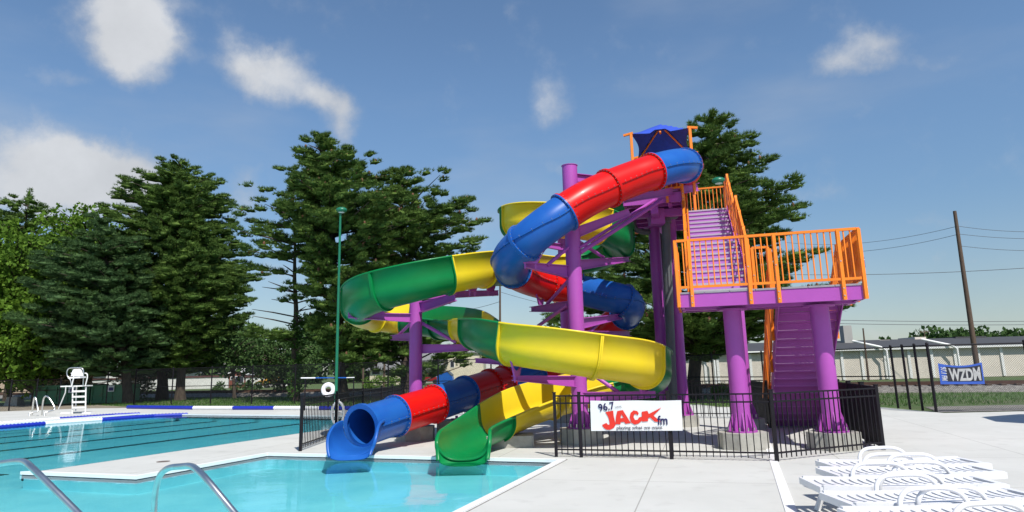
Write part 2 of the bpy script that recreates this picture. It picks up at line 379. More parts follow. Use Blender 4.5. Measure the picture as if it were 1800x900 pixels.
# trench drain strip
a, b = G(1343, 762, .004), G(1392, 902, .004)
struct(MB().bar(a+(a-b).normalized()*2, b+(b-a).normalized()*3, .13, .012).build('drain_strip', COPING))
sk = G(287, 811.5, 0)
struct(MB().tube([sk, sk+Vector((0, 0, .006))], .13, 20).build('drain_lid', mat('brown drain lid', (.16, .12, .10), rough=.6, noise=.2)))
# ------------------------------------------------------------------ railway
tA, tB = Vector((-140, 119, 0)), Vector((120, -11, 0)); td = (tB-tA).normalized(); tn_ = Vector((-td.y, td.x, 0))
mb = MB(); prof = [(-2.3, -.03), (-1.5, .25), (2.0, .25), (3.0, -.03)]
vs = [p+tn_*x+Vector((0, 0, z)) for p in (tA, tB) for x, z in prof]
mb.add(vs, [(0, 1, 5, 4), (1, 2, 6, 5), (2, 3, 7, 6)])
# keep only the part behind the pool
o = mb.build('railway_gravel_bed', GRAVEL); struct(o)
RUST = mat('rusty rail', (0.12, 0.055, 0.035), rough=.7, noise=.3)
rt_ = thing('railway_track', 'rusty railway track running along the gravel bed behind the pool', 'railway track', (tA+tB)/2)
for s in (-1, 1):
    c_ = tn_*(.75*s)+Vector((0, 0, .37)); MB().bar(tA+c_, tB+c_, .09, .15).build('rail', RUST, rt_)
sl = MB()
L = (tB-tA).length; k = 60.0
while k < 190:
    p = tA+td*k+Vector((0, 0, .27)); sl.bar(p-tn_*1.3, p+tn_*1.3, .22, .14); k += .62
sl.build('sleepers', WOOD, rt_)
struct(MB().bar(G(1500, 672)+Vector((-30, 15, -.02)), G(1500, 672)+Vector((60, -30, -.02)), .1, .02).build('dirt_track', DIRT))
# dirt strip beside fences
struct(sheet('gravel_path', [G(0, 723)[:2], G(150, 717.8)[:2], G(230, 716)[:2], G(140, 708)[:2], G(0, 711)[:2], (-64, 47), (-64, 34)], [], -0.015, DIRT))
struct(sheet('gravel_verge', [G(1650, 724)[:2], (40, 20.6), (40, 23.8), G(1625, 714.5)[:2]], [], -0.012, GRAVEL))

# ------------------------------------------------------------------ slide helpers
def crom(cp, per=16):
    cp = np.array(cp, dtype=float); n = len(cp); o = []; us = []
    for i in range(n-1):
        p0 = cp[max(i-1, 0)]; p1 = cp[i]; p2 = cp[i+1]; p3 = cp[min(i+2, n-1)]
        if i == 0: p0 = 2*p1-p2
        if i == n-2: p3 = 2*p2-p1
        d1 = max(np.linalg.norm((p1-p0)[:3]), 1e-3)**.5; d2 = max(np.linalg.norm((p2-p1)[:3]), 1e-3)**.5; d3 = max(np.linalg.norm((p3-p2)[:3]), 1e-3)**.5
        m1 = (p2-p1)-(d2/(d1+d2))*((p2-p1)) + (d2/(d1+d2))*(d2/d1)*(p1-p0); m2 = (d3/(d2+d3))*(p2-p1)+(d2/(d2+d3))*(d2/d3)*(p3-p2)
        m1 = (d1/(d1+d2))*(p2-p1)+(d2/(d1+d2))*(d2/d1)*(p1-p0)
        for k in range(per):
            s = k/per; s2 = s*s; s3 = s2*s
            o.append((2*s3-3*s2+1)*p1+(s3-2*s2+s)*m1+(-2*s3+3*s2)*p2+(s3-s2)*m2); us.append(i+s)
    o.append(cp[-1]); us.append(n-1.0)
    o = np.array(o)
    for _ in range(3): o[1:-1] = (o[:-2]+2*o[1:-1]+o[2:])/4
    return o, np.array(us)
def frames(pts):
    out = []
    for i in range(len(pts)):
        a = Vector(pts[max(i-1, 0)][:3]); b = Vector(pts[min(i+1, len(pts)-1)][:3]); T = (b-a).normalized()
        Rr = T.cross(Vector((0, 0, 1))).normalized(); U = Rr.cross(T); out.append((Vector(pts[i][:3]), Rr, U, T))
    return out
def sweep(mb, fr_, profs, mi=0, closed=True, sm=True, cap=True):
    n = len(profs[0]); vs = []
    for (c, r, u, t_), pr in zip(fr_, profs):
        for a, b in pr: vs.append(c+r*a+u*b)
    fs = []
    for i in range(len(fr_)-1):
        for j in range(n if closed else n-1):
            fs.append((i*n+j, i*n+(j+1) % n, (i+1)*n+(j+1) % n, (i+1)*n+j))
    mb.add(vs, fs, mi, sm)
    return vs, n
def circ(r, n=40): return [(r*math.cos(2*math.pi*k/n), r*math.sin(2*math.pi*k/n)) for k in range(n)]
def annulus(mb, frm, r0, r1, th, mi=0, n=40):
    c, r, u, t_ = frm; vs = []
    for d in (-th/2, th/2):
        for rr in (r0, r1):
            for k in range(n):
                a = 2*math.pi*k/n; vs.append(c+t_*d+(r*math.cos(a)+u*math.sin(a))*rr)
    fs = []
    for k in range(n):
        k2 = (k+1) % n; fs += [(k, n+k, n+k2, k2), (2*n+k, 2*n+k2, 3*n+k2, 3*n+k), (n+k, 3*n+k, 3*n+k2, n+k2)]
    mb.add(vs, fs, mi)

TR = 0.43
def tube_section(parent, fr_, colr, endf=True):
    mb = MB(); sweep(mb, fr_, [circ(TR)]*len(fr_)); sweep(mb, fr_, [circ(TR-.015)]*len(fr_))
    for s in (-1, 1):
        sweep(mb, fr_, [[(s*(TR-.006), -.016), (s*(TR+.034), -.016), (s*(TR+.034), .016), (s*(TR-.006), .016)]]*len(fr_), sm=False)
    bm_ = MB(); acc = 0; sbm = bm_
    for i in range(1, len(fr_)):
        acc += (fr_[i][0]-fr_[i-1][0]).length
        if acc > .15:
            acc = 0
            for s in (-1, 1):
                for up in (-1, 1):
                    bm_.ball(fr_[i][0]+fr_[i][1]*(s*(TR+.02))+fr_[i][2]*(up*.02), .013, n=5)
    mb.add(sbm.v, sbm.f, 1, True); sec = mb.build('slide_section', [colr, BOLT], parent)
    for e_, off_ in ((fr_[0], .018), (fr_[-1], -.018)):
        fl = MB(); bm_ = MB()
        f2 = (e_[0]+e_[3]*off_, e_[1], e_[2], e_[3]); annulus(fl, f2, TR-.004, TR+.052, .034)
        for k in range(28):
            a_ = 2*math.pi*(k+.5)/28; bm_.ball(f2[0]+f2[3]*(-math.copysign(.024, off_))*(-1)+(f2[1]*math.cos(a_)+f2[2]*math.sin(a_))*(TR+.03), .013, n=5)
        fl.add(bm_.v, bm_.f, 1, True); fl.build('flange', [colr, BOLT], sec)
    return sec

# ------------------------------------------------------------------ enclosed tube slide
ts = thing('tube_slide', 'enclosed red and blue tube slide winding round the tall purple column into the pool', 'water slide', G(636, 790))
TC = [(1192, 318, 20.4), (1206, 300, 18.8), (1203, 291, 17.5), (1184, 292, 16.7), (1147, 302, 16.25), (1110, 315, 16.0), (1070, 331, 15.7), (1030, 350, 15.4),
      (993, 373, 15.25), (955, 400, 15.15), (922, 427, 15.3), (898, 452, 15.9), (899, 470, 16.9), (920, 487, 18.1), (963, 501, 19.1), (1020, 510, 19.4), (1060, 519, 19.1), (1096, 528, 18.8),
      (1106, 543, 19.6), (1085, 563, 20.6), (1045, 594, 21.3), (995, 625, 21.5), (945, 651, 21.2), (905, 666, 20.5), (862, 678, 19.6), (818, 692, 18.6), (763, 710, 17.4), (695, 731, 16.3), (638, 749, 15.3)]
pts, us = crom([tuple(P(*c)) for c in TC])
frs = frames(pts)
secs = [(0, 2, RED), (2, 4, BLUE), (4, 6, RED), (6, 8, RED), (8, 10, BLUE), (10, 12.3, BLUE), (12.3, 14, RED), (14, 15, RED), (15, 17, BLUE), (17, 18.5, BLUE), (18.5, 20, RED), (20, 22, RED), (22, 23.4, BLUE), (23.4, 24, RED), (24, 25, RED), (25, 26, BLUE), (26, 27, RED), (27, 28, BLUE)]
for a_, b_, c_ in secs:
    idx = [i for i in range(len(us)) if a_-1e-6 <= us[i] <= b_+1e-6]
    tube_section(ts, frs[idx[0]:idx[-1]+1:2] if (len(idx) % 2) else frs[idx[0]:idx[-1]+1], c_)
def trough(hl, hr, r, th=.014, lip=.05, ex_=1.0):
    def arc(rr):
        a0 = math.pi+(math.asin(min(1, -hl/rr)) if hl < 0 else 0); a1 = 2*math.pi-(math.asin(min(1, -hr/rr)) if hr < 0 else 0)
        o_ = []
        for k in range(25):
            a = a0+(a1-a0)*k/24; cx, sy = math.cos(a), math.sin(a)
            o_.append((rr*math.copysign(abs(cx)**ex_, cx), max(rr*math.copysign(abs(sy)**ex_, sy), -rr)))
        return o_
    ai, ao = arc(r), arc(r+th)
    L_ = (ai[0][0], max(hl, ai[0][1])); R_ = (ai[-1][0], max(hr, ai[-1][1]))
    inner = [L_]+ai+[R_]
    ro = [(ai[-1][0]+.006, R_[1]+.012), (ai[-1][0]+lip, R_[1]+.006), (ai[-1][0]+lip, R_[1]-.035), (ai[-1][0]+lip-.012, R_[1]-.035), (ai[-1][0]+lip-.012, R_[1]-.012), (ao[-1][0], R_[1]-.014)]
    lo = [(-x, y) for x, y in reversed([(-ai[0][0]+.006, L_[1]+.012), (-ai[0][0]+lip, L_[1]+.006), (-ai[0][0]+lip, L_[1]-.035), (-ai[0][0]+lip-.012, L_[1]-.035), (-ai[0][0]+lip-.012, L_[1]-.012), (-ao[0][0], L_[1]-.014)])]
    outer = list(reversed(ao))
    return inner+ro+outer+lo
# exit trough of the tube
e0 = frs[-1][0]; edir = Vector((-.30, -1.25, 0))
ex = [tuple(e0), tuple(e0+edir*.3+Vector((0, 0, -.05))), tuple(e0+edir*.6+Vector((0, 0, -.10))), tuple(e0+edir*.95+Vector((0, 0, -.16)))]
ex = [tuple(P(638, 749, 15.3)), tuple(P(631, 757, 15.0)), tuple(P(624, 767, 14.7)), tuple(P(619, 776, 14.5)), tuple(P(615, 783, 14.3)), tuple(P(613, 789, 14.12))]
zs = [e0.z, e0.z, e0.z, e0.z-.01, e0.z-.05, e0.z-.14]
ex = [(p[0], p[1], z) for p, z in zip(ex, zs)]
hh = [.12, .10, .03, -.10, -.27, -.40]; rr_ = [.43, .44, .455, .475, .49, .50]
exx, uu = crom([(*p, h, r) for p, h, r in zip(ex, hh, rr_)], 8); fr2 = frames(exx)
mb = MB(); vs, nn_ = sweep(mb, fr2, [trough(q[3], q[3], q[4], lip=.06, ex_=1-.4*k/len(exx)) for k, q in enumerate(exx)])
mb.add(vs[:nn_], [tuple(range(nn_))]); mb.add(vs[-nn_:], [tuple(reversed(range(nn_)))])
mb.build('exit_trough', BLUE, ts)
mb = MB(); annulus(mb, (frs[-1][0]+frs[-1][3]*.03, *frs[-1][1:]), TR-.05, TR+.055, .07); mb.build('mouth_ring', BLUE, ts)

# ------------------------------------------------------------------ open flume slide
FRR = .42
fl_ = thing('flume_slide', 'open green and yellow half pipe flume winding down beside the red and blue tube slide', 'water slide', G(812, 808))
hi, lo_ = .46, .08
#   px, z, Y, hL, hR, r
FC = [(1160, 6.85, 20.6, lo_, hi), (1090, 6.62, 21.6, lo_, hi), (1000, 6.42, 22.2, lo_, hi), (930, 6.22, 21.6, lo_, hi), (904, 5.92, 20.2, lo_, hi), (920, 5.78, 18.9, lo_, hi), (978, 5.64, 18.5, lo_, hi),
      (1040, 5.52, 18.5, lo_, hi), (1080, 5.32, 19.1, lo_, hi), (1083, 5.18, 20.3, lo_, hi), (1040, 5.02, 21.1, lo_, hi), (970, 4.80, 20.8, .2, .2), (905, 4.46, 19.4, hi, lo_), (850, 4.24, 17.7, hi, lo_), (785, 3.98, 16.8, hi, lo_),
      (722, 3.76, 16.5, hi, lo_), (665, 3.58, 16.7, hi, lo_), (634, 3.44, 17.6, hi, lo_), (640, 3.32, 19.0, hi, lo_), (690, 3.22, 19.8, hi, lo_), (752, 3.08, 19.5, hi, lo_), (805, 2.86, 18.4, hi, .14), (838, 2.62, 16.7, .3, .3),
      (872, 2.34, 15.4, lo_, hi), (915, 2.17, 14.8, lo_, hi), (975, 2.04, 14.55, lo_, hi), (1040, 1.90, 14.55, lo_, hi), (1100, 1.78, 14.8, lo_, hi), (1136, 1.63, 15.5, lo_, hi), (1146, 1.47, 16.7, lo_, hi), (1110, 1.32, 17.7, lo_, hi), (1045, 1.15, 17.7, lo_, hi),
      (985, .98, 17.3, lo_, hi), (930, .80, 16.6, lo_, hi), (882, .62, 15.7, .09, .36), (845, .50, 14.9, .10, .22), (825, .47, 14.3, .08, .12), (816, .50, 13.9, .0, .0), (813, .48, 13.6, -.22, -.22), (811, .33, 13.38, -.38, -.38)]
ctrl = [(*PZ(c[0], c[1], c[2]), c[3], c[4], (.42 if i < len(FC)-4 else (.44, .47, .51, .54)[i-len(FC)+4])) for i, c in enumerate(FC)]
pts, us = crom(ctrl); frs = frames(pts)
fsec = [(0, 2, GREEN), (2, 3.4, YELLOW), (3.4, 4.7, GREEN), (4.7, 7.3, YELLOW), (7.3, 8.7, GREEN), (8.7, 10.4, GREEN), (10.4, 12, YELLOW), (12, 13.0, GREEN), (13.0, 14, YELLOW), (14, 15.8, GREEN), (15.8, 17.3, GREEN), (17.3, 18.5, YELLOW), (18.5, 19.3, YELLOW),
        (19.3, 20.4, GREEN), (20.4, 21.4, GREEN), (21.4, 22.0, YELLOW), (22.0, 23.7, GREEN), (23.7, 26.05, YELLOW), (26.05, 27.9, YELLOW), (27.9, 30.6, GREEN), (30.6, 32.3, YELLOW), (32.3, 34.2, YELLOW), (34.2, 39, GREEN)]
for a_, b_, c_ in fsec:
    idx = [i for i in range(len(us)) if a_-.03 <= us[i] <= b_+.03]; q = idx
    mb = MB(); F_ = [frs[i] for i in q]; PR = [trough(pts[i][3], pts[i][4], pts[i][5], lip=.07, ex_=1-.4*min(1, max(0, (us[i]-35.5)/3.5))) for i in q]
    vs, nn_ = sweep(mb, F_, PR); mb.add(vs[:nn_], [tuple(range(nn_))]); mb.add(vs[-nn_:], [tuple(reversed(range(nn_)))])
    sec = mb.build('flume_section', c_, fl_)
    for i, off_ in ((q[0], .018), (q[-1], -.018)):
        if i == len(us)-1: continue
        fm = MB(); bm_ = MB(); c0, r_, u_, t_ = frs[i]; c0 = c0+t_*off_; hl, hr, r0 = pts[i][3:6]
        path = [(-r0-.01, hl)]+[((r0+.01)*math.cos(math.pi+math.pi*k/24), (r0+.01)*math.sin(math.pi+math.pi*k/24)) for k in range(25)]+[(r0+.01, hr)]
        nrm = [(-1, 0)]+[(math.cos(math.pi+math.pi*k/24), math.sin(math.pi+math.pi*k/24)) for k in range(25)]+[(1, 0)]
        if hl < 0: path = path[3:-3]; nrm = nrm[3:-3]
        for k in range(len(path)-1):
            vs = []
            for kk in (k, k+1):
                for e_ in (0, .055):
                    for d_ in (-.016, .016): vs.append(c0+r_*(path[kk][0]+nrm[kk][0]*e_)+u_*(path[kk][1]+nrm[kk][1]*e_)+t_*d_)
            fm.add(vs, [(0, 1, 3, 2), (4, 6, 7, 5), (0, 2, 6, 4), (1, 5, 7, 3), (2, 3, 7, 6)])
            if k % 1 == 0 and off_ > 0:
                bm_.ball(c0-t_*.02+r_*(path[k][0]+nrm[k][0]*.035)+u_*(path[k][1]+nrm[k][1]*.035), .012, n=5)
        if bm_.v: fm.add(bm_.v, bm_.f, 1, True)
        fm.build('flange', [c_, BOLT], sec)

# ------------------------------------------------------------------ slide columns and brackets
def column(name, label, x, y, top, r, arms, foot=(.62, .38), ang=-.26, group=None):
    c = thing(name, label, 'column', (x, y, 0), group)
    fz = foot[1]
    MB().tube([(x, y, fz), (x, y, top)], r, 40).build('post', PURPLE, c)
    fb = MB()
    k8 = 8; pr = [Vector((x+foot[0]*math.cos(2*math.pi*(k+.5)/k8), y+foot[0]*math.sin(2*math.pi*(k+.5)/k8), 0)) for k in range(k8)]
    fb.prism(pr, (0, 0, fz)); fb.build('footing', CONC, c)
    bp_ = MB(); bp_.tube([(x, y, fz), (x, y, fz+.03)], r+.115, 32)
    for k in range(10):
        a_ = 2*math.pi*k/10+.2; d = Vector((math.cos(a_), math.sin(a_), 0)); p = Vector((x, y, fz+.03)); nrm = Vector((-d.y, d.x, 0))*.008
        poly = [p+d*(r-.01)-nrm, p+d*(r+.10)-nrm, p+d*(r+.10)+Vector((0, 0, .04))-nrm, p+d*(r-.01)+Vector((0, 0, .36))-nrm]; bp_.prism(poly, nrm*2)
        q = p+(Matrix.Rotation(.31, 3, 'Z') @ d)*(r+.08); bp_.tube([q, q+Vector((0, 0, .07))], .018, 8, mi=1)
    bp_.build('base_plate', [PURPLE, STEEL], c)
    MB().tube([(x, y, top), (x, y, top+.012)], r+.015, 32).build('cap', PURPLE, c)
    for ar in arms:
        if ar[0] == 'arm':
            p0, p1 = P(*ar[1]), P(*ar[2]); h0, h1 = ar[3] if len(ar) > 3 else (.20, .11)
            m_ = MB(); zz = Vector((0, 0, 1))
            m_.frustum(p0-zz*h0/2, p1-zz*h1/2, .014, h0, .014, h1)
            m_.bar(p0, p1, .13, .016); m_.bar(p0-zz*h0, p1-zz*h1, .13, .016)
            m_.build('bracket_arm', PURPLE, c)
        elif ar[0] == 'brace':
            MB().tube([P(*ar[1]), P(*ar[2])], ar[3] if len(ar) > 3 else .045, 12).build('brace', PURPLE, c)
        elif ar[0] == 'saddle':   # px,py,Y, angle, r
            p = P(*ar[1]); an = ar[2]; d = Vector((math.cos(an), math.sin(an), 0)); nrm = Vector((-d.y, d.x, 0))*.02; w = ar[3]
            outer = [p+d*(w*math.cos(math.pi+math.pi*(.12+.76*k/14)))+Vector((0, 0, w+w*math.sin(math.pi+math.pi*(.12+.76*k/14)))) for k in range(15)]
            poly = [q-nrm for q in outer]+[p+d*(.16)+Vector((0, 0, -.12))-nrm, p-d*(.16)+Vector((0, 0, -.12))-nrm]
            m_ = MB().prism(poly, nrm*2)
            for s in (-1, 1): m_.bar(p+d*(.13*s)+Vector((0, 0, -.12)), p+d*(.13*s)+Vector((0, 0, -.24)), .03)
            m_.build('saddle', PURPLE, c)
    return c

mtop = P(1001, 292, 16.1)
column('support_column', 'tallest purple steel column with brackets carrying both slides', mtop.x, 16.1, mtop.z, .185, [
    ('arm', (1010, 306, 16.1), (1120, 318, 17.0)),
    ('arm', (1012, 400, 16.1), (1106, 367, 16.5), (.26, .16)),
    ('brace', (1018, 436, 16.0), (1150, 352, 18.2)), ('brace', (1020, 444, 16.0), (1163, 352, 18.0), .055),
    ('arm', (1005, 468, 16.1), (924, 462, 15.4), (.30, .10)), ('brace', (1000, 434, 16.0), (962, 466, 15.7)), ('saddle', (932, 454, 15.3), .3, .45),
    ('arm', (1005, 529, 16.1), (934, 540, 18.6), (.26, .12)), ('brace', (1002, 490, 16.2), (962, 534, 17.6)), ('saddle', (950, 528, 18.7), 1.2, .45),
    ('brace', (998, 536, 16.2), (946, 573, 18.0)),
    ('arm', (1018, 457, 16.2), (1105, 452, 19.9), (.24, .12)), ('brace', (1018, 425, 16.2), (1060, 452, 18.2)), ('saddle', (1085, 442, 19.8), .2, .44),
    ('arm', (1018, 560, 16.2), (1090, 552, 18.9), (.24, .12)), ('brace', (1020, 600, 16.2), (1058, 562, 17.8)), ('saddle', (1088, 546, 18.9), 1.3, .45),
    ('arm', (1020, 582, 16.2), (1106, 583, 20.4), (.24, .12)),
    ('arm', (1012, 661, 16.0), (902, 661, 15.0), (.24, .09)), ('saddle', (908, 652, 14.95), 1.25, .44),
    ('arm', (1020, 690, 16.0), (1152, 688, 15.6), (.26, .12)), ('brace', (1030, 650, 16.0), (1088, 690, 15.8)), ('saddle', (1132, 678, 15.6), .9, .45),
    ('arm', (1012, 636, 16.1), (836, 630, 17.0), (.2, .1))], foot=(.50, .34))
lt = P(731, 514, 17.9)
column('support_column', 'short purple column under the left green flume bend', lt.x, 17.9, lt.z, .165, [
    ('arm', (735, 552, 17.9), (612, 550, 17.3), (.22, .12)), ('brace', (724, 522, 17.8), (668, 550, 17.5)), ('saddle', (634, 546, 17.5), .7, .43),
    ('arm', (735, 533, 17.9), (800, 517, 16.8), (.26, .16)), ('arm', (735, 513, 17.95), (876, 511, 18.2), (.2, .12)), ('saddle', (862, 504, 17.9), 1.1, .43), ('saddle', (830, 504, 17.3), 1.1, .43),
    ('arm', (730, 584, 17.95), (690, 590, 19.9), (.22, .12)), ('brace', (730, 560, 17.95), (700, 590, 19.6)),
    ('arm', (738, 606, 17.95), (824, 606, 17.6), (.22, .14)), ('brace', (738, 566, 17.95), (802, 602, 17.7))], foot=(.50, .34))
bt = P(990, 450, 22.4)
column('support_column', 'purple column standing behind the tallest one', bt.x, 22.4, 6.6, .17, [('arm', (990, 470, 22.3), (940, 470, 21.3)), ('arm', (990, 430, 22.3), (890, 415, 20.6))], foot=(.5, .34))

# concrete blocks under slide ends
for q, lab in (((803, 783, 18.6, .75, .42), 'small concrete block under the middle of the tube slide run-out'), ((897, 768, 15.9, .8, .25), 'low concrete block under the green flume run-out')):
    p = PZ(q[0], 0, q[2])
    b_ = thing('concrete_pier', lab, 'concrete block', (p.x, p.y, 0))
    MB().prism([p+Vector((a_*q[3]/2*1.3, c2*q[3]/2, 0)) for a_, c2 in ((-1, -.9), (-.9, -1), (.9, -1), (1, -.9), (1, .9), (.9, 1), (-.9, 1), (-1, .9))], (0, 0, q[4])).build('block', CONC, b_)
    MB().bar(p+Vector((0, 0, q[4])), p+Vector((0, 0, q[4]+.1)), .07).bar(p+Vector((-.15, 0, q[4]+.02)), p+Vector((.15, 0, q[4]+.02)), .1, .03).build('stand', PURPLE, b_)

# ------------------------------------------------------------------ tower
A_ = math.radians(15.0); uX = Vector((math.cos(A_), -math.sin(A_), 0)); vX = Vector((math.sin(A_), math.cos(A_), 0)); Z = Vector((0, 0, 1))
ZL = 3.14; O = PZ(1195, ZL, 14.0); O.z = 0
def S(u, v, z): return O+uX*u+vX*v+Z*z
LU, LV = 3.42, 1.5
tw = thing('slide_tower', 'purple slide tower with orange railings and two flights of stairs', 'slide tower', S(1.7, .8, 0))
# landing
def channel(mb, a, b, h=.27, w=.07):
    mb.bar(a-Z*h/2, b-Z*h/2, .02, h); d = (b-a).normalized(); s = d.cross(Z)
    for zz in (0.008, h-.008): mb.bar(a-Z*zz-s*w/2, b-Z*zz-s*w/2, w, .016)
mb = MB()
zt = ZL-.035
channel(mb, S(0, 0, zt), S(LU, 0, zt)); channel(mb, S(LU, 0, zt), S(LU, LV, zt)); channel(mb, S(LU, LV, zt), S(0, LV, zt)); channel(mb, S(0, LV, zt), S(0, 0, zt))
for k in range(1, 6): mb.bar(S(LU*k/6, .04, zt-.12), S(LU*k/6, LV-.04, zt-.12), .06, .16)
mb.bar(S(.02, .74, zt-.20), S(LU-.02, .74, zt-.20), .16, .18)
mb.build('landing_frame', PURPLE, tw)
dk = MB()
for k in range(7): dk.box(S(LU/7*(k+.5), LV/2, ZL-.015), (LU/7-.012, LV+.05, .036), -A_)
dk.build('landing_deck', mat('grey deck planks', (.30, .28, .32), rough=.7, noise=.2), tw)
# landing columns
def tcol(u, v, top, r=.185, foot=.50, fh=.32):
    b_ = S(u, v, 0); m_ = MB().tube([b_+Z*fh, b_+Z*top], r, 40)
    m_.tube([b_+Z*fh, b_+Z*(fh+.03)], r+.115, 32); m_.tube([b_+Z*(top-.03), b_+Z*top], r+.12, 24)
    for k in range(10):
        a_ = 2*math.pi*k/10+.15; d = Vector((math.cos(a_), math.sin(a_), 0)); p = b_+Z*(fh+.03); nrm = Vector((-d.y, d.x, 0))*.008
        m_.prism([p+d*(r-.01)-nrm, p+d*(r+.10)-nrm, p+d*(r+.10)+Z*.05-nrm, p+d*(r-.01)+Z*.38-nrm], nrm*2)
        q = p+(Matrix.Rotation(.31, 3, 'Z') @ d)*(r+.08); m_.tube([q, q+Z*.07], .018, 8, mi=1)
    c_ = m_.build('column', [PURPLE, STEEL], tw)
    k8 = 8; MB().prism([b_+Vector((foot*math.cos(2*math.pi*(k+.5)/k8), foot*math.sin(2*math.pi*(k+.5)/k8), 0)) for k in range(k8)], (0, 0, fh)).build('footing', CONC, c_)
tcol(1.02, .74, zt-.29); tcol(2.72, .74, zt-.29)
# flights
def flight(u0, u1, v0, z0, n_, rise, run, name, noses=True):
    rp = MB(); ns = MB(); st_ = MB(); w = u1-u0; um = (u0+u1)/2
    for i in range(n_):
        vz = v0+run*i; z = z0+rise*(i+1)
        rp.frustum(S(u0+.03, vz+.010, z-rise/2-.02), S(u1-.03, vz+.010, z-rise/2-.02), .012, rise, .012, rise)
        rp.bar(S(u0+.03, vz+run/2+.02, z-.02), S(u1-.03, vz+run/2+.02, z-.02), run, .03)
        ns.bar(S(u0+.035, vz+.008, z-.012), S(u1-.035, vz+.008, z-.012), .05, .045)
    e = n_*run
    for u in (u0, u1):
        st_.frustum(S(u, v0-.15, z0+.02), S(u, v0+e+.05, z0+rise*n_-.02), .02, .34, .02, .34)
    f_ = st_.build(name, PURPLE, tw); rp.build('stair_panels', PURPLE2, f_); ns.build('nosings', NOSE, f_)
    return f_
su0, su1 = .22, 1.47; run, rise = .272, .179
flight(su0, su1, LV, ZL, 10, rise, run, 'upper_stairs')
zm = ZL+rise*10; vm = LV+run*10
mb = MB(); channel(mb, S(su0, vm+.02, zm-.01), S(su1, vm+.02, zm-.01), .22); channel(mb, S(su1, vm, zm-.01), S(su1, vm+.9, zm-.01), .22); channel(mb, S(su0, vm+.9, zm-.01), S(su0, vm, zm-.01), .22)
mb.bar(S(su0, vm+.45, zm-.02), S(su1, vm+.45, zm-.02), .86, .03); mb.build('half_landing', PURPLE, tw)
flight(su0+.03, su1-.03, vm+.9, zm, 8, rise, run, 'upper_stairs')
ZU = zm+rise*8; vu = vm+.9+run*8
lu0, lu1 = 2.02, 3.30
flight_n = 17; lrise = ZL/17.0
def down_flight():
    rp = MB(); ns = MB(); st_ = MB()
    for i in range(flight_n-1):
        vz = LV+.28*i; z = ZL-lrise*(i+1)
        rp.frustum(S(lu0+.03, vz+.27, z-lrise/2), S(lu1-.03, vz+.27, z-lrise/2), .012, lrise, .012, lrise)
        rp.bar(S(lu0+.03, vz+.14, z-.02), S(lu1-.03, vz+.14, z-.02), .27, .03)
        ns.bar(S(lu0+.035, vz+.27, z-.012), S(lu1-.035, vz+.27, z-.012), .05, .045)
    for u in (lu0, lu1): st_.frustum(S(u, LV-.05, ZL-.12), S(u, LV+.28*16+.2, .10), .02, .34, .02, .34)
    f_ = st_.build('lower_stairs', PURPLE, tw); rp.build('stair_panels', PURPLE, f_); ns.build('nosings', NOSE, f_)
down_flight()
# railings
def railing(a, b, zb_, h=1.07, name='railing', posts=(), sp=.115, low=.10, hang=.3, endpost=True):
    """panel between a and b (points at deck height zb_ handled by a.z,b.z)"""
    m_ = MB(); L_ = (b-a); n_ = max(2, int(L_.to_2d().length/sp))
    m_.bar(a+Z*h, b+Z*h, .055, .05); m_.bar(a+Z*low, b+Z*low, .045, .05)
    for k in range(1, n_):
        p = a+L_*(k/n_); m_.bar(p+Z*low, p+Z*h, .022, .022)
    r_ = m_.build(name, ORANGE, tw)
    for t_ in posts:
        p = a+L_*t_; pb = MB().bar(p-Z*hang, p+Z*h, .065, .065)
        d = Vector(L_); d.z = 0; d.normalize(); s = d.cross(Z)
        for zz in (-.08, -.22, .45): pb.tube([p+Z*zz+s*.03, p+Z*zz+s*.045], .014, 8, mi=1)
        pb.build('rail_post', [ORANGE, STEEL], r_)
    return r_
e = .035
railing(S(0, -e, ZL), S(LU, -e, ZL), 0, posts=(0.07, .40, .555, .90))
railing(S(LU+e, -e, ZL), S(LU+e, LV, ZL), 0, posts=(0.0, .5, 1))
railing(S(-e, -e, ZL), S(-e, LV, ZL), 0, posts=(0.0, .5, 1))
railing(S(su1+.12, LV+e, ZL), S(lu0-.10, LV+e, ZL), 0, posts=(0, 1))
# stair rails: upper flights, both sides
def stair_rail(u, v0, z0, v1, z1, sgn, name='stair_rail'):
    m_ = MB(); a, b = S(u, v0, z0), S(u, v1, z1); n_ = int((v1-v0)/.115)
    m_.bar(a+Z*1.06, b+Z*1.06, .055, .05); m_.bar(a+Z*.12, b+Z*.12, .045, .05)
    for k in range(1, n_):
        p = a+(b-a)*(k/n_); m_.bar(p+Z*.12, p+Z*1.06, .022)
    r_ = m_.build(name, ORANGE, tw)
    for k in (0, .34, .67, 1):
        p = a+(b-a)*k; MB().bar(p-Z*.26, p+Z*1.10, .065).build('rail_post', ORANGE, r_)
    g = MB(); ou = S(u-sgn*.09, v0, z0)
    c0, c1 = a+uX*(-sgn*.09)+Z*.86, b+uX*(-sgn*.09)+Z*.86
    g.tube([c0-vX*.25-Z*.02, c0, c1, c1+vX*.25], .022, 8)
    for k in (.1, .5, .9):
        p = c0+(c1-c0)*k; g.bar(p-Z*.01, p+uX*(sgn*.09)-Z*.06, .02)
    g.build('grab_rail', ORANGE, r_)
for u, sg in ((su0-.05, -1), (su1+.05, 1)):
    stair_rail(u, LV+.05, ZL+.05, vm, zm+.05, sg); stair_rail(u, vm+.9, zm+.05, vu, ZU+.05, sg)
    railing(S(u, vm+.05, zm), S(u, vm+.85, zm), 0, posts=())
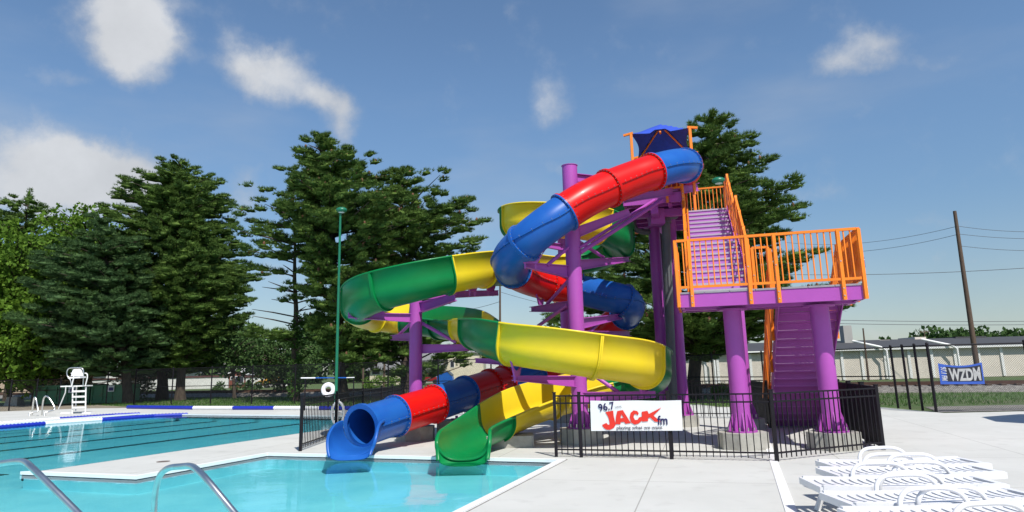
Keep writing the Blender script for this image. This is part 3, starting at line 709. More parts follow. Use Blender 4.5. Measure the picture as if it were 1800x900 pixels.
for u, sg in ((lu0-.05, -1), (lu1+.05, 1)):
    m_ = MB(); a, b = S(u, LV+.1, ZL), S(u, LV+.28*16, .2); n_ = 36
    m_.bar(a+Z*1.0, b+Z*1.0, .055, .05); m_.bar(a+Z*.12, b+Z*.12, .045, .05)
    for k in range(1, n_):
        p = a+(b-a)*(k/n_); m_.bar(p+Z*.12, p+Z*1.0, .022)
    r_ = m_.build('stair_rail', ORANGE, tw)
    for k in (0, .25, .5, .75, 1):
        p = a+(b-a)*k; MB().bar(p-Z*.22, p+Z*1.04, .065).build('rail_post', ORANGE, r_)
    g = MB(); g.tube([a+uX*(sg*.09)+Z*.55, b+uX*(sg*.09)+Z*.55], .022, 8); g.build('grab_rail', ORANGE, r_)
MB().bar(S(lu0, LV+.28*16+.12, .16), S(lu1, LV+.28*16+.12, .16), .1, .12).build('bottom_bar', ORANGE, tw)
# upper deck
ud = [(-1.45, 4.35), (.17, 4.35), (.17, vu), (su1, vu), (su1, vu+1.25), (-1.45, vu+1.25)]
mb = MB()
for i in range(len(ud)):
    p, q = ud[i], ud[(i+1) % len(ud)]; channel(mb, S(*p, ZU-.02), S(*q, ZU-.02), .27)
for k in range(6): mb.bar(S(-1.45, 4.9+k*.72, ZU-.18), S(.17 if 4.9+k*.72 < vu else su1, 4.9+k*.72, ZU-.18), .07, .16)
for u in (-.9, -.2): mb.bar(S(u, 4.36, ZU-.20), S(u, vu+1.2, ZU-.20), .1, .18)
mb.build('upper_frame', PURPLE, tw)
MB().prism([S(*p, ZU-.015) for p in ud], Z*.03).build('upper_deck', mat('purple deck sheet', (.16, .03, .17), rough=.6, noise=.2), tw)
b1 = MB(); q = S(-.62, 5.2, ZU-.72)
b1.bar(q, q+Z*.45, .4, .4); b1.bar(S(-1.3, 5.2, ZU-.40), S(.1, 5.2, ZU-.40), .2, .2); b1.bar(S(-.62, 4.4, ZU-.46), S(-.62, 7.8, ZU-.46), .2, .2); b1.build('column_head', PURPLE, tw)
tcol(-.76, 6.15, ZU-.6, .17, .42, .30); tcol(-.28, 5.95, ZU-.3, .17, .42, .30); tcol(1.36, vm+.45, zm-.25, .15, .42, .30)
railing(S(su1+.03, vu, ZU), S(su1+.03, vu+1.25, ZU), 0, posts=(0, 1)); railing(S(-1.45, vu+1.28, ZU), S(su1, vu+1.28, ZU), 0, posts=(0, .5, 1), sp=.12)
railing(S(-1.48, 5.9, ZU), S(-1.48, vu+1.25, ZU), 0, posts=(0, .5, 1)); railing(S(.14, 4.6, ZU), S(.14, vu-.1, ZU), 0, posts=(0, .33, .66, 1))
railing(S(-.25, 4.32, ZU), S(.17, 4.32, ZU), 0, posts=(0, 1))
# outrigger beam carrying the top of the tube slide
m_ = MB(); p0, p1 = P(1226, 329, 19.2), P(1096, 351, 16.6)
m_.frustum(p0, p1, .016, .22, .016, .16); m_.bar(p0+Z*.11, p1+Z*.08, .14, .016); m_.bar(p0-Z*.11, p1-Z*.08, .14, .016); m_.build('outrigger_beam', PURPLE, tw)
# canopy
cz = ZU+2.05
ca, cb = P(1109, 236, 19.0), P(1212, 225, 18.6)
cdep = vX*2.4
cn = MB(); np_ = MB(); rib = MB()
K = 10
cor = [ca, cb, cb+cdep, ca+cdep]; apex = (cor[0]+cor[2])/2+Z*.42
def cpt(s, t_):
    b_ = cor[0]*(1-s)*(1-t_)+cor[1]*s*(1-t_)+cor[2]*s*t_+cor[3]*(1-s)*t_
    ctr = (cor[0]+cor[2])/2; w = 4*(s*(1-s))*4*(t_*(1-t_)); edge = 1-min(1, w*1.3)
    pull = (4*s*(1-s)*(1-4*t_*(1-t_))+4*t_*(1-t_)*(1-4*s*(1-s)))*.13
    b_ = b_+(ctr-b_)*pull
    d_ = max(abs(2*s-1), abs(2*t_-1)); return b_+Z*(.62*(1-d_)+.10*(1-d_)**2*0)+Z*(.10 if (t_ < .02 and .3 < s < .7) else 0)
for kk, dz in ((0, 0), (1, .012)):
    vs = [cpt(i/K, j/K)+Z*dz for j in range(K+1) for i in range(K+1)]
    cn.add(vs, [(j*(K+1)+i, j*(K+1)+i+1, (j+1)*(K+1)+i+1, (j+1)*(K+1)+i) for j in range(K) for i in range(K)], sm=True)
cob = cn.build('canopy', CANVAS, tw)
for s0, t0 in ((.5, 0), (1, 1), (0, 1)):
    rib.tube([cpt(s0+(0.5-s0)*k/8, t0+(0.5-t0)*k/8)-Z*.06 for k in range(9)], .028, 8)
rib.build('canopy_ribs', ORANGE, cob)
for i, c0 in enumerate(cor):
    b_ = Vector((c0.x, c0.y, ZU)); pm = MB().bar(b_, c0+Z*.02, .075)
    pm.build('canopy_post', ORANGE, tw)
    outd = (c0-(cor[0]+cor[2])/2); outd.z = 0; outd.normalize(); sx = -uX if i in (0, 3) else uX
    MB().bar(c0+sx*.22-Z*.02, c0-sx*.06+Z*.03, .07, .06).build('canopy_bracket', ORANGE, tw)
# drain pipes on tower
gp = thing('water_pipe', 'thick dark grey water pipe climbing the tower column to the deck', 'pipe', PZ(1174, 0, 19.3))
MB().tube([PZ(1185, 0, 19.6), P(1170, 384, 19.4)], .125, 20).build('riser', GREYP, gp)
MB().tube([P(1148, 350, 19.2), P(1139, 372, 19.2), P(1142, 379, 19.2), P(1150, 383, 19.3), P(1188, 381, 19.5), P(1193, 374, 19.5), P(1191, 355, 19.5)], .07, 14).build('tee_branch', GREYP, gp)
MB().tube([P(1170, 392, 19.4), P(1169.5, 370, 19.4)], .165, 20).build('collar', GREYP, gp)
gp2 = thing('water_pipe', 'slimmer dark pipe with an elbow left of the thick riser', 'pipe', PZ(1163, 0, 20.2))
MB().tube([PZ(1172, 0, 20.2), P(1162, 430, 20.2), P(1160, 415, 20.2), P(1155, 409, 20.2), P(1128, 407, 20.0), P(1118, 404, 20.0), P(1114, 395, 20.0), P(1113, 372, 20.0)], .085, 14).build('pipe_run', GREYP, gp2)
# banner on the right side railing of the landing
BW = mat('white vinyl', (0.80, 0.80, 0.80), rough=.5, noise=.04, nscale=2); NAVY = mat('navy print', (0.035, 0.025, 0.16), rough=.5, noise=.1)
bn = thing('banner', 'white and blue banner tied outside the right railing of the landing, seen edge on', 'banner', S(LU+.09, .75, ZL+.3))
MB().frustum(S(LU+.10, .10, ZL+.66), S(LU+.10, 1.4, ZL+.66), .012, .7, .012, .7).build('cloth', BW, bn)
MB().frustum(S(LU+.113, .10, ZL+.42), S(LU+.113, 1.4, ZL+.42), .008, .2, .008, .2).build('stripe', BLUE, bn)

# ------------------------------------------------------------------ low black iron fence
def iron(name, label, pts_, posts_t, h=1.18, sp=.118, group='low black iron fence round the slides', slat=.016, post=.06):
    f_ = thing(name, label, 'fence', pts_[0], group); k_ = 0
    for i in range(len(pts_)-1):
        a, b = Vector(pts_[i]), Vector(pts_[i+1]); L_ = (b-a).length; m_ = MB()
        for z in (h-.03, h-.17, .14): m_.bar(a+Z*z, b+Z*z, .028, .028)
        n_ = int(L_/sp)
        for k in range(1, n_): p = a+(b-a)*(k/n_); m_.bar(p+Z*.05, p+Z*(h-.03), slat, slat, up=(b-a).normalized())
        m_.build('picket_panel', BLACK, f_)
        for t_ in posts_t[i]:
            p = a+(b-a)*t_; MB().bar(p, p+Z*(h+.03), post).bar(p+Z*(h+.03), p+Z*(h+.045), post+.012).build('fence_post', BLACK, f_)
    return f_
f0, f1, f2, f3 = G(978, 803), G(1366, 811), G(1553, 791), G(1478, 757)
iron('iron_fence', 'low black picket fence across the front of the slides, a white banner tied to it', [f0, f1], [(0, .125, .55, 1)])
iron('iron_fence', 'low black picket fence in front of the lower stairs, behind the loungers', [f1, f2], [(1,)])
f3 = f2+(f3-f2).normalized()*7.5
fr_ = iron('iron_fence', 'dark louvred fence running back from the right corner beside the stairs', [f2, f3], [(.16, .33, .5, .66, .83, 1)], h=1.2, slat=.05, sp=.09, post=.08)
g0, g1, g2 = G(528, 793), G(600, 762), G(706, 728)
iron('iron_fence', 'low black picket fence running back beside the blue slide mouth', [g0, g0+(g2-g0)*.55, g2], [(0, .42, .85), (.3, .65, 1)])
iron('iron_fence', 'low black picket fence far behind the slides', [g2, f3+Vector((.05, .05, 0))], [(.12, .25, .38, .5, .62, .75, .88)])
iron('iron_fence', 'open black gate behind the first tower column', [G(1357, 752), G(1346, 741)+Vector((0, 1.3, 0))], [(0, 1)], post=.12, slat=.03, sp=.07)

# radio banner on front fence
def txt(s, size, bold=0.0, shear=0.0, sx=1.0):
    cu = bpy.data.curves.new('t', 'FONT'); cu.body = s; cu.size = size; cu.offset = bold*size*.35; cu.shear = shear; cu.extrude = .001
    ob = bpy.data.objects.new('t', cu); col.objects.link(ob); bpy.context.view_layer.update()
    me = bpy.data.meshes.new_from_object(ob.evaluated_get(bpy.context.evaluated_depsgraph_get()))
    vs = [Vector((v.co.x*sx, v.co.y, v.co.z)) for v in me.vertices]; fs = [tuple(p.vertices) for p in me.polygons]
    bpy.data.objects.remove(ob); bpy.data.curves.remove(cu); bpy.data.meshes.remove(me)
    return vs, fs
fd = (f1-f0).normalized(); fn = fd.cross(Z)
if fn.y > 0: fn = -fn
bb0, bb1 = P(1037, 704, f0.y), None
def fpt(px, py, offn=.055):
    r = ray(px, py); n_ = fn; o_ = f0+fn*offn; C0 = Vector((0, 0, EH)); d = Vector(r); t_ = (o_-C0).dot(n_)/d.dot(n_); return C0+d*t_
BA, BB, BC, BD = fpt(1037.7, 704.3), fpt(1197.5, 703.5), fpt(1200, 757), fpt(1039, 757.5)
bn = thing('banner', 'white vinyl radio banner with red letters tied to the black fence', 'banner', (BA+BC)/2)
def bq(u, v, off_=0.0):
    p = (BA*(1-u)+BB*u)*(1-v)+(BD*(1-u)+BC*u)*v
    sag = .006*math.sin(u*9)*(1-v)+.006*math.sin(v*5+u*4)
    return p+fn*(off_+sag*.6)+Z*(-.008*math.sin(u*6.28)**2*(1-v))
K1, K2 = 28, 8
for k, o_ in enumerate((0,)):
    m_ = MB()
    for dz in (0, -.004):
        vs = [bq(i/K1, j/K2, dz) for j in range(K2+1) for i in range(K1+1)]
        m_.add(vs, [(j*(K1+1)+i, j*(K1+1)+i+1, (j+1)*(K1+1)+i+1, (j+1)*(K1+1)+i) for j in range(K2) for i in range(K1)], sm=True)
    m_.build('cloth', BW, bn)
def bz(x, y): return ((x-500)/1040., (y-155)/345.)
def bpoly(m_, poly, off_=.005, holes=()):
    ps = [[Vector((x, -y, 0)) for x, y in poly]]+[[Vector((x, -y, 0)) for x, y in h] for h in holes]
    fl = [p for q in ps for p in q]; tr = tessellate_polygon(ps)
    # subdivide into banner space
    vs = [bq(*bz(p.x, -p.y), off_) for p in fl]; m_.add(vs, [tuple(t_) for t_ in tr]); 
REDP = mat('red print', (0.74, 0.03, 0.015), rough=.5, noise=.05); GREYPR = mat('grey print', (0.22, 0.22, 0.26), rough=.5, noise=.05)
m_ = MB()
bpoly(m_, [(676, 284), (768, 266), (772, 330), (786, 395), (790, 432), (768, 466), (722, 488), (682, 486), (652, 466), (632, 432), (684, 408), (700, 428), (716, 430), (722, 412), (716, 372), (706, 336)], .010)
bpoly(m_, [(788, 424), (796, 360), (800, 330), (815, 272), (880, 262), (925, 340), (968, 412), (905, 420), (890, 398), (850, 400), (848, 425)], .011, [[(850, 356), (862, 310), (886, 352)]])
bpoly(m_, [(1062, 302), (1044, 276), (1004, 268), (968, 296), (956, 346), (972, 408), (1012, 430), (1056, 416), (1098, 382), (1096, 340), (1062, 348), (1044, 376), (1016, 378), (1000, 346), (1008, 314), (1030, 308), (1046, 326)], .012)
bpoly(m_, [(1094, 284), (1160, 272), (1174, 308), (1320, 232), (1225, 326), (1306, 396), (1240, 396), (1186, 346), (1162, 358), (1166, 390), (1098, 396)], .013)
m_.build('red_letters', REDP, bn)
def btext(s, x, y, h, mm, bold=0, rot=0, sx=1, name='lettering'):
    vs, fs = txt(s, h/.7, bold, 0, sx); c_, s_ = math.cos(rot), math.sin(rot); out = []
    for v in vs:
        X = v.x*c_-v.y*s_; Yv = v.x*s_+v.y*c_; out.append(bq(*bz(x+X, y-Yv), .014))
    MB().add(out, fs).build(name, mm, bn)
btext('96.7', 602, 278, 84, NAVY, .05, math.radians(10), .92); btext('WFML', 790, 240, 22, GREYPR, 0, math.radians(6), .95)
btext('fm', 1268, 428, 100, NAVY, .06, math.radians(0), .80); btext('playing what we want', 800, 482, 36, GREYPR, .06, math.radians(.5), 1.16)

# ------------------------------------------------------------------ chain link fences
def wiremat(nm, th):
    cm = bpy.data.materials.new(nm); cm.use_nodes = True; t = cm.node_tree; b_ = t.nodes['Principled BSDF']; out = t.nodes['Material Output']
    b_.inputs['Base Color'].default_value = (.03, .03, .035, 1); b_.inputs['Roughness'].default_value = .5
    uvn = N(t, 'ShaderNodeUVMap'); sp_ = N(t, 'ShaderNodeSeparateXYZ'); t.links.new(uvn.outputs[0], sp_.inputs[0])
    a1 = math_(t, 'PINGPONG', math_(t, 'ADD', sp_.outputs[0], sp_.outputs[1]), .035); a2 = math_(t, 'PINGPONG', math_(t, 'SUBTRACT', sp_.outputs[0], sp_.outputs[1]), .035)
    ww = math_(t, 'LESS_THAN', math_(t, 'MINIMUM', a1, a2), th)
    trn = N(t, 'ShaderNodeBsdfTransparent'); mx = N(t, 'ShaderNodeMixShader'); t.links.new(ww, mx.inputs[0]); t.links.new(trn.outputs[0], mx.inputs[1]); t.links.new(b_.outputs[0], mx.inputs[2]); t.links.new(mx.outputs[0], out.inputs[0])
    return cm
CMF, CMN = wiremat('far chain link wire', .0026), wiremat('near chain link wire', .0050)
def chain(label, a, b, h, sp=3.0, r=.035, rails=(1.0,), group='tall black chain link fence round the pool', tall=None):
    f_ = thing('chain_link_fence', label, 'fence', a, group); L_ = (b-a).length; n_ = max(1, round(L_/sp))
    me = bpy.data.meshes.new('wire_mesh'); o_ = Vector(a)
    me.from_pydata([tuple(p-o_) for p in (a+Z*.03, b+Z*.03, b+Z*h, a+Z*h)], [], [(0, 1, 2, 3)]); me.materials.append(CMN if a.x > 8 else CMF)
    uv = me.uv_layers.new(name='UVMap')
    for li, c_ in enumerate(((0, 0), (L_, 0), (L_, h), (0, h))): uv.data[li].uv = c_
    ob = bpy.data.objects.new('wire_mesh', me); col.objects.link(ob); ob.parent = f_
    m_ = MB()
    for q in rails: m_.tube([a+Z*h*q, b+Z*h*q], .022, 8)
    m_.build('rail', BLACK, f_)
    for k in range(n_+1):
        p = a+(b-a)*(k/n_); MB().tube([p, p+Z*(h+.04)], r, 10).ball(p+Z*(h+.05), r*1.2).build('fence_post', BLACK, f_)
    return f_
c1 = G(1646, 724.5); c2 = G(1579, 717.5); c3 = G(1796, 721.5)
chain('chain link fence on the right carrying the blue banner', c1, c1+(c3-c1).normalized()*18, 2.1, 2.85, .045, (1.0,))
chain('short return of the chain link fence at the deck corner', c1, c2, 2.1, .85, .04, (1.0,))
chain('chain link fence behind the tower and stairs', c2+Vector((.0, .0, 0)), G(1180, 703), 2.1, 3, .035, (1.0, .52))
FA, FB = G(1180, 703), G(235, 711.5)
chain('long chain link fence behind the slides and lap pool', FA, FB, 2.25, 3.1, .04, (1.0, .5))
FC_ = G(140, 711); 
chain('chain link fence in front of the green dumpsters', FB, FC_, 2.25, 3, .04, (1.0,))
chain('lower chain link fence at the far left of the deck', FC_, FC_+(G(5, 723)-FC_).normalized()*30, 1.75, 2.6, .04, (1.0, .62))
# station banner on right fence
cdn = (c3-c1).normalized(); cnn = cdn.cross(Z); cnn = -cnn if cnn.y > 0 else cnn
def cpt2(px, py, offn=.06):
    o_ = c1+cnn*offn; C0 = Vector((0, 0, EH)); d = Vector(ray(px, py)); return C0+d*((o_-C0).dot(cnn)/d.dot(cnn))
WA, WB, WC, WD = cpt2(1648.5, 638.5), cpt2(1725.5, 637), cpt2(1731, 675), cpt2(1653.5, 675.5)
bn = thing('banner', 'blue and black radio banner with white letters hung on the tall chain link fence', 'banner', (WA+WC)/2)
def wq(u, v, off_=0): return (WA*(1-u)+WB*u)*(1-v)+(WD*(1-u)+WC*u)*v+cnn*(off_+.01*math.sin(u*7))-Z*(.09*4*u*(1-u)*(1-v))
BLUEV = mat('blue vinyl', (.035, .10, .45), rough=.5, noise=.1); BLKV = mat('charcoal vinyl', (.02, .02, .03), rough=.5, noise=.1)
for (u0, u1, v0, v1, o_, mm, nm) in ((0, 1, 0, 1, 0, BLUEV, 'cloth'), (.16, .965, .10, .86, .004, BLKV, 'dark_panel')):
    m_ = MB(); vs = [wq(u0+(u1-u0)*i/14, v0+(v1-v0)*j/6, o_) for j in range(7) for i in range(15)]
    m_.add(vs, [(j*15+i, j*15+i+1, (j+1)*15+i+1, (j+1)*15+i) for j in range(6) for i in range(14)], sm=True); m_.build(nm, mm, bn)
def wtext(s, x0, y0, w_, h_, rot90=False, bold=.12):
    vs, fs = txt(s, 1.0, bold); xs = [v.x for v in vs]; ys = [v.y for v in vs]; out = []
    for v in vs:
        X = (v.x-min(xs))/(max(xs)-min(xs)); Y = (v.y-min(ys))/(max(ys)-min(ys))
        if rot90: uu_, vv_ = x0+w_*Y, y0+h_*X
        else: uu_, vv_ = x0+w_*X, y0+h_*(1-Y)
        out.append(wq(uu_, vv_, .008))
    MB().add(out, fs).build('lettering', BW, bn)
wtext('WZDM', .215, .17, .72, .66); wtext('97.1 FM', .04, .14, .13, .68, True)

# ------------------------------------------------------------------ green lamps
def lamp(label, px, Y, top_py, px_top, headdx, r=.075):
    b_ = PZ(px, 0, Y); tpt = P(px_top, top_py, Y); l_ = thing('street_lamp', label, 'lamp', b_, 'green deck lamps')
    top = Vector((b_.x, b_.y, tpt.z))
    MB().tube([b_, b_+Z*.4, top-Z*.05], [r*1.15, r, r*.7], 14).build('pole', LAMPG, l_)
    MB().prism([b_+Vector((x*.2, y*.2, 0)) for x, y in ((-1, -1), (1, -1), (1, 1), (-1, 1))], Z*.05).build('base_plate', LAMPG, l_)
    hd = top+Vector((headdx, 0, .05)); h_ = MB().tube([top-Z*.1, top+Z*.02, hd], .045, 8)
    h_.ball(hd, .24, sc=(1.15, 1.0, .62), n=14); h_.build('lamp_head', LAMPG, l_)
    MB().ball(hd-Z*.07, .19, sc=(1, .9, .5), n=12).build('lens', mat('frosted lens', (.65, .68, .68), rough=.2), l_)
lamp('tall slim green lamp in front of the pines, left of the slides', 590, 33.0, 371, 598, .05)
lamp('green lamp behind the tower, head showing beside the top of the stairs', 1314, 27.0, 319, 1290, -.35)

# ------------------------------------------------------------------ life ring, rescue pole, oval float
rp_ = P(577, 685, 33.0); lr = thing('life_ring', 'white round life ring on its stand beside the lap pool', 'life ring', (rp_.x, 33.0, 0))
ringp = [rp_+Vector((.235*math.cos(a_), 0, .235*math.sin(a_))) for a_ in [2*math.pi*k/28 for k in range(28)]]
MB().tube(ringp, .105, 12, closed=True).build('ring', WHITEP, lr); MB().tube([(rp_.x, 33.12, 0), (rp_.x, 33.12, rp_.z-.1)], .03, 8).bar((rp_.x-.12, 33.11, rp_.z-.1), (rp_.x+.12, 33.11, rp_.z-.1), .05).build('stand', BLACK, lr)
ov = P(594, 720, 23.3); ovt = thing('pool_float', 'white oval loop standing behind the black pickets', 'pool float', (ov.x, 23.3, 0))
rx_, rz_ = .20, .37; ov.z = .39
MB().tube([ov+Vector((rx_*math.cos(a_), 0, rz_*math.sin(a_))) for a_ in [2*math.pi*k/28 for k in range(28)]], .045, 10, closed=True).build('loop', WHITEP, ovt)
MB().tube([ov+Vector((-rx_, 0, .02)), ov+Vector((0, -.03, .06)), ov+Vector((rx_, 0, .02))], .025, 8).tube([ov+Vector((0, 0, rz_)), ov+Vector((.02, -.03, 0)), ov+Vector((0, 0, -rz_))], .02, 8).ball(ov+Z*(rz_+.05), .06).build('straps', WHITEP, ovt)
a, b = P(529, 664.5, 33.3), P(609, 664, 33.3); rpole = thing('rescue_pole', 'long blue and white rescue pole laid level on two thin posts', 'rescue pole', (a.x, 33.3, 0))
MB().tube([a, a+(b-a)*.32], .03, 8).build('white_end', WHITEP, rpole); MB().tube([a+(b-a)*.32, b], .028, 8).build('blue_shaft', BLUE, rpole)
for px in (537, 622):
    p = P(px, 662, 33.35); MB().tube([(p.x, 33.35, 0), (p.x, 33.35, p.z)], .03, 8).build('post', BLACK, rpole)
MB().tube([b, P(623, 663.5, 33.3)], .02, 8).build('tip', WHITEP, rpole)

# ------------------------------------------------------------------ lane ropes
DISCB = mat('blue float discs', (.015, .03, .42), rough=.4, noise=.2, nscale=10); DISCW = WHITEP
def rope(label, pts_, cols, r=.085, step=.07):
    o_ = thing('lane_rope', label, 'lane rope', pts_[0], 'blue and white lane float ropes')
    for i, c_ in enumerate(cols):
        a, b = Vector(pts_[i]), Vector(pts_[i+1]); L_ = (b-a).length; n_ = max(3, int(L_/step)); pp = []; rr = []
        for k in range(n_+1):
            pp.append(a+(b-a)*(k/n_)); rr.append(r if k % 2 else r*.72)
        MB().tube(pp, rr, 10).build('float_span', DISCB if c_ else DISCW, o_)
rz = .09
rope('lane rope lying on the far deck edge along the grass', [G(x, y, rz) for x, y in ((224, 715.6), (340, 717), (410, 717.2), (482, 717.2), (562, 717.4), (650, 717.6), (700, 717.8))], (1, 0, 1, 0, 1, 1), r=.11)
rope('upper floating rope along the far left pool edge', [G(x, y, ZW+.03) for x, y in ((-160, 758), (104, 736.5), (200, 729.8), (246, 727.9))], (0, 1, 1), r=.095)
rope('lower floating rope near the far left pool edge', [G(x, y, ZW+.03) for x, y in ((-160, 764), (79, 744.5), (178, 737.5), (270, 731), (330, 728.6))], (1, 0, 1, 1), r=.095)

# ------------------------------------------------------------------ pool handrails
def handrail(label, pts_, r=.024, grp=None, caps=()):
    o_ = thing('pool_handrail', label, 'handrail', pts_[0], grp)
    c_, _ = crom([tuple(p) for p in pts_], 8); MB().tube([Vector(q) for q in c_], r, 14).build('tube', STEEL, o_)
    for q in caps:
        q = Vector(q); MB().tube([q, q+Z*.02], .05, 16).build('collar', STEEL, o_)
    return o_
def hr(pxs, Y0, Y1):
    out = []
    for k, (x, y) in enumerate(pxs): out.append(P(x, y, Y0+(Y1-Y0)*k/(len(pxs)-1)))
    return out
handrail('polished steel rail arching out of the near pool, centre left', hr([(268, 960), (271, 900), (273.5, 865), (281, 836), (296, 823), (318, 820), (336, 819.5), (349, 828), (366, 846), (408, 897), (440, 935)], 5.3, 4.4), r=.021)
handrail('polished steel rail at the bottom left corner of the near pool', hr([(-60, 880), (-45, 828), (-30, 818), (0, 815), (25, 811.5), (43, 812), (56, 822), (90, 855), (140, 905), (170, 935)], 5.3, 4.4), r=.021)
for lab, pl in (('left steel entry rail by the far pool corner', [(52, 738), (52, 727), (58, 725), (66, 723), (66, 716), (62.5, 699), (60.5, 699), (58, 712), (56, 735)]),
                ('right steel entry rail left of the lifeguard chair', [(78, 735), (79, 726), (85, 724), (96, 720), (96, 716), (85, 698), (80, 696.5), (76.5, 701), (73, 735)])):
    handrail(lab, [P(x, y, 34.6+.08*i) for i, (x, y) in enumerate(pl)], r=.038, grp='far pool entry rails')

# ------------------------------------------------------------------ lifeguard chair
LY = 36.0
def L2(px, py, dy=0): return P(px, py, LY+dy)
lg = thing('lifeguard_chair', 'tall white lifeguard chair with ladder rungs at the far pool edge', 'lifeguard chair', L2(138, 727))
for a, b in (((127, 729), (128, 680)), ((150, 729), (151, 680))): MB().tube([L2(*a), L2(*b)], .035, 8).build('leg', WHITEM, lg)
for a, b in (((103, 719), (115, 690)), ((133, 722), (134, 690))): MB().tube([L2(*a, 1.1), L2(*b, .9), L2(b[0]+1, 678, .8)], .03, 8).build('leg', WHITEM, lg)
for y in (688, 697.5, 707, 716.5): MB().bar(L2(128, y), L2(150.5, y-.6), .16, .09).build('rung', WHITEM, lg)
MB().bar(L2(116, 679, .5), L2(154, 678, .5), .9, .06).build('platform', WHITEM, lg)
MB().prism([L2(x, y, .45) for x, y in ((124.5, 661), (128, 650), (131, 648.6), (139, 648.4), (142, 650), (146, 661))], (0, .06, 0)).build('backrest', WHITEP, lg)
MB().bar(L2(125, 664, .15), L2(146, 663, .15), .5, .08).build('seat', WHITEP, lg)
c_, _ = crom([tuple(L2(x, y, .5)) for x, y in ((126, 679), (124, 668), (118, 660), (118, 652), (121, 647.5), (130, 646.5), (142, 646.5), (146, 649), (147, 660), (146, 679))], 5); MB().tube([Vector(q) for q in c_], .03, 8).build('hoop', STEEL, lg)
for x in (126, 150):
    c_, _ = crom([tuple(L2(x+q, y, -.1)) for q, y in ((0, 679), (1.5, 672), (3.5, 664), (3, 657), (-1, 656))], 5); MB().tube([Vector(q) for q in c_], .03, 8).build('armrest', WHITEM, lg)
for x in (118, 155): MB().box(L2(x, 727, 0)+Z*.03, (.45, .35, .07)).build('foot', WHITEP, lg)

# ------------------------------------------------------------------ loungers
LOUNGE = mat('white lounger plastic', (0.74, 0.74, 0.76), rough=0.4, color2=(0.66, 0.66, 0.68), nscale=5, ramp=(.45, .75))
def make_lounger():
    r_ = thing('sun_lounger', '', 'sun lounger', (0, 0, 0), 'white slatted sun loungers in a row'); L_, w_, z_ = 1.88, .64, .34
    m_ = MB()
    prof = [(-L_/2, z_+.02), (-L_/2+.5, z_), (0, z_), (L_/2-.3, z_+.01), (L_/2, z_+.015)]
    for s in (-1, 1):
        for i in range(len(prof)-1):
            m_.bar((prof[i][0], s*w_/2, prof[i][1]-.02), (prof[i+1][0]+.002, s*w_/2, prof[i+1][1]-.02), .055, .085)
    for x in (-L_/2, L_/2): m_.bar((x, -w_/2-.02, z_-.01), (x, w_/2+.02, z_-.01), .07, .07)
    m_.bar((-.15, -w_/2, z_-.03), (-.15, w_/2, z_-.03), .05, .05)
    m_.build('frame', LOUNGE, r_)
    s_ = MB(); n_ = 18
    for k in range(n_):
        x = -L_/2+.07+(L_-.14)*(k+.5)/n_; 
        nseg = 4
        for j in range(nseg):
            y0 = -.19+.38*j/nseg; y1 = -.19+.38*(j+1)/nseg
            dz0 = -.010*math.sin(math.pi*j/nseg); dz1 = -.010*math.sin(math.pi*(j+1)/nseg)
            s_.bar((x, y0, z_+.012+dz0), (x, y1, z_+.012+dz1), .060, .020)
    for s in (-1, 1): s_.bar((-L_/2+.03, s*.247, z_+.010), (L_/2-.03, s*.247, z_+.010), .115, .018)
    s_.build('slats', LOUNGE, r_)
    for s in (-1, 1):
        c_, _ = crom([(-.36, s*(w_/2+.03), z_-.04), (-.35, s*(w_/2+.045), z_+.07), (-.27, s*(w_/2+.05), z_+.15), (-.1, s*(w_/2+.05), z_+.165), (.12, s*(w_/2+.05), z_+.16), (.24, s*(w_/2+.045), z_+.11), (.30, s*(w_/2+.04), z_+.02), (.31, s*(w_/2+.03), z_-.04)], 6)
        MB().tube([Vector((q[0], q[1], q[2])) for q in c_], .024, 10).build('armrest', LOUNGE, r_)
        for x, lean in ((-L_/2+.18, -.05), (L_/2-.42, .05)):
            c_, _ = crom([(x+.10, s*(w_/2-.03), z_-.03), (x+.03, s*(w_/2-.02), z_-.14), (x+lean, s*(w_/2), .0)], 5)
            MB().tube([Vector((q[0], q[1], q[2])) for q in c_], [.038]*len(c_), 8).build('leg', LOUNGE, r_)
    return r_
lgr = [((1439, 812), (1684, 806), 'rearmost white sun lounger, nearest the black fence'), ((1440, 825), (1705, 819), 'second white sun lounger from the black fence'),
       ((1415, 842), (1704, 838), 'third white sun lounger from the fence, shifted left of its neighbours'), ((1442, 869), (1770, 859), 'fourth white sun lounger from the fence'),
       ((1470, 898), (1838, 884), 'nearest white sun lounger, cut by the bottom edge of the photo'), ((1500, 935), (1900, 915), 'white sun lounger just below the nearest one')]
proto = make_lounger(); first = True
for i, (a, b, lab) in enumerate(lgr[:5]):
    pa, pb = G(a[0], a[1], .35), G(b[0], b[1], .35)
    r_ = proto if first else copy_tree(proto); first = False
    mid = (pa+pb)/2; d = (pb-pa); d.z = 0; an = math.atan2(d.y, d.x)
    nrm = Vector((-math.sin(an), math.cos(an), 0)); mid = mid-nrm*.30; mid.z = 0
    r_.location = mid; r_.rotation_euler = (0, 0, an); r_['label'] = lab

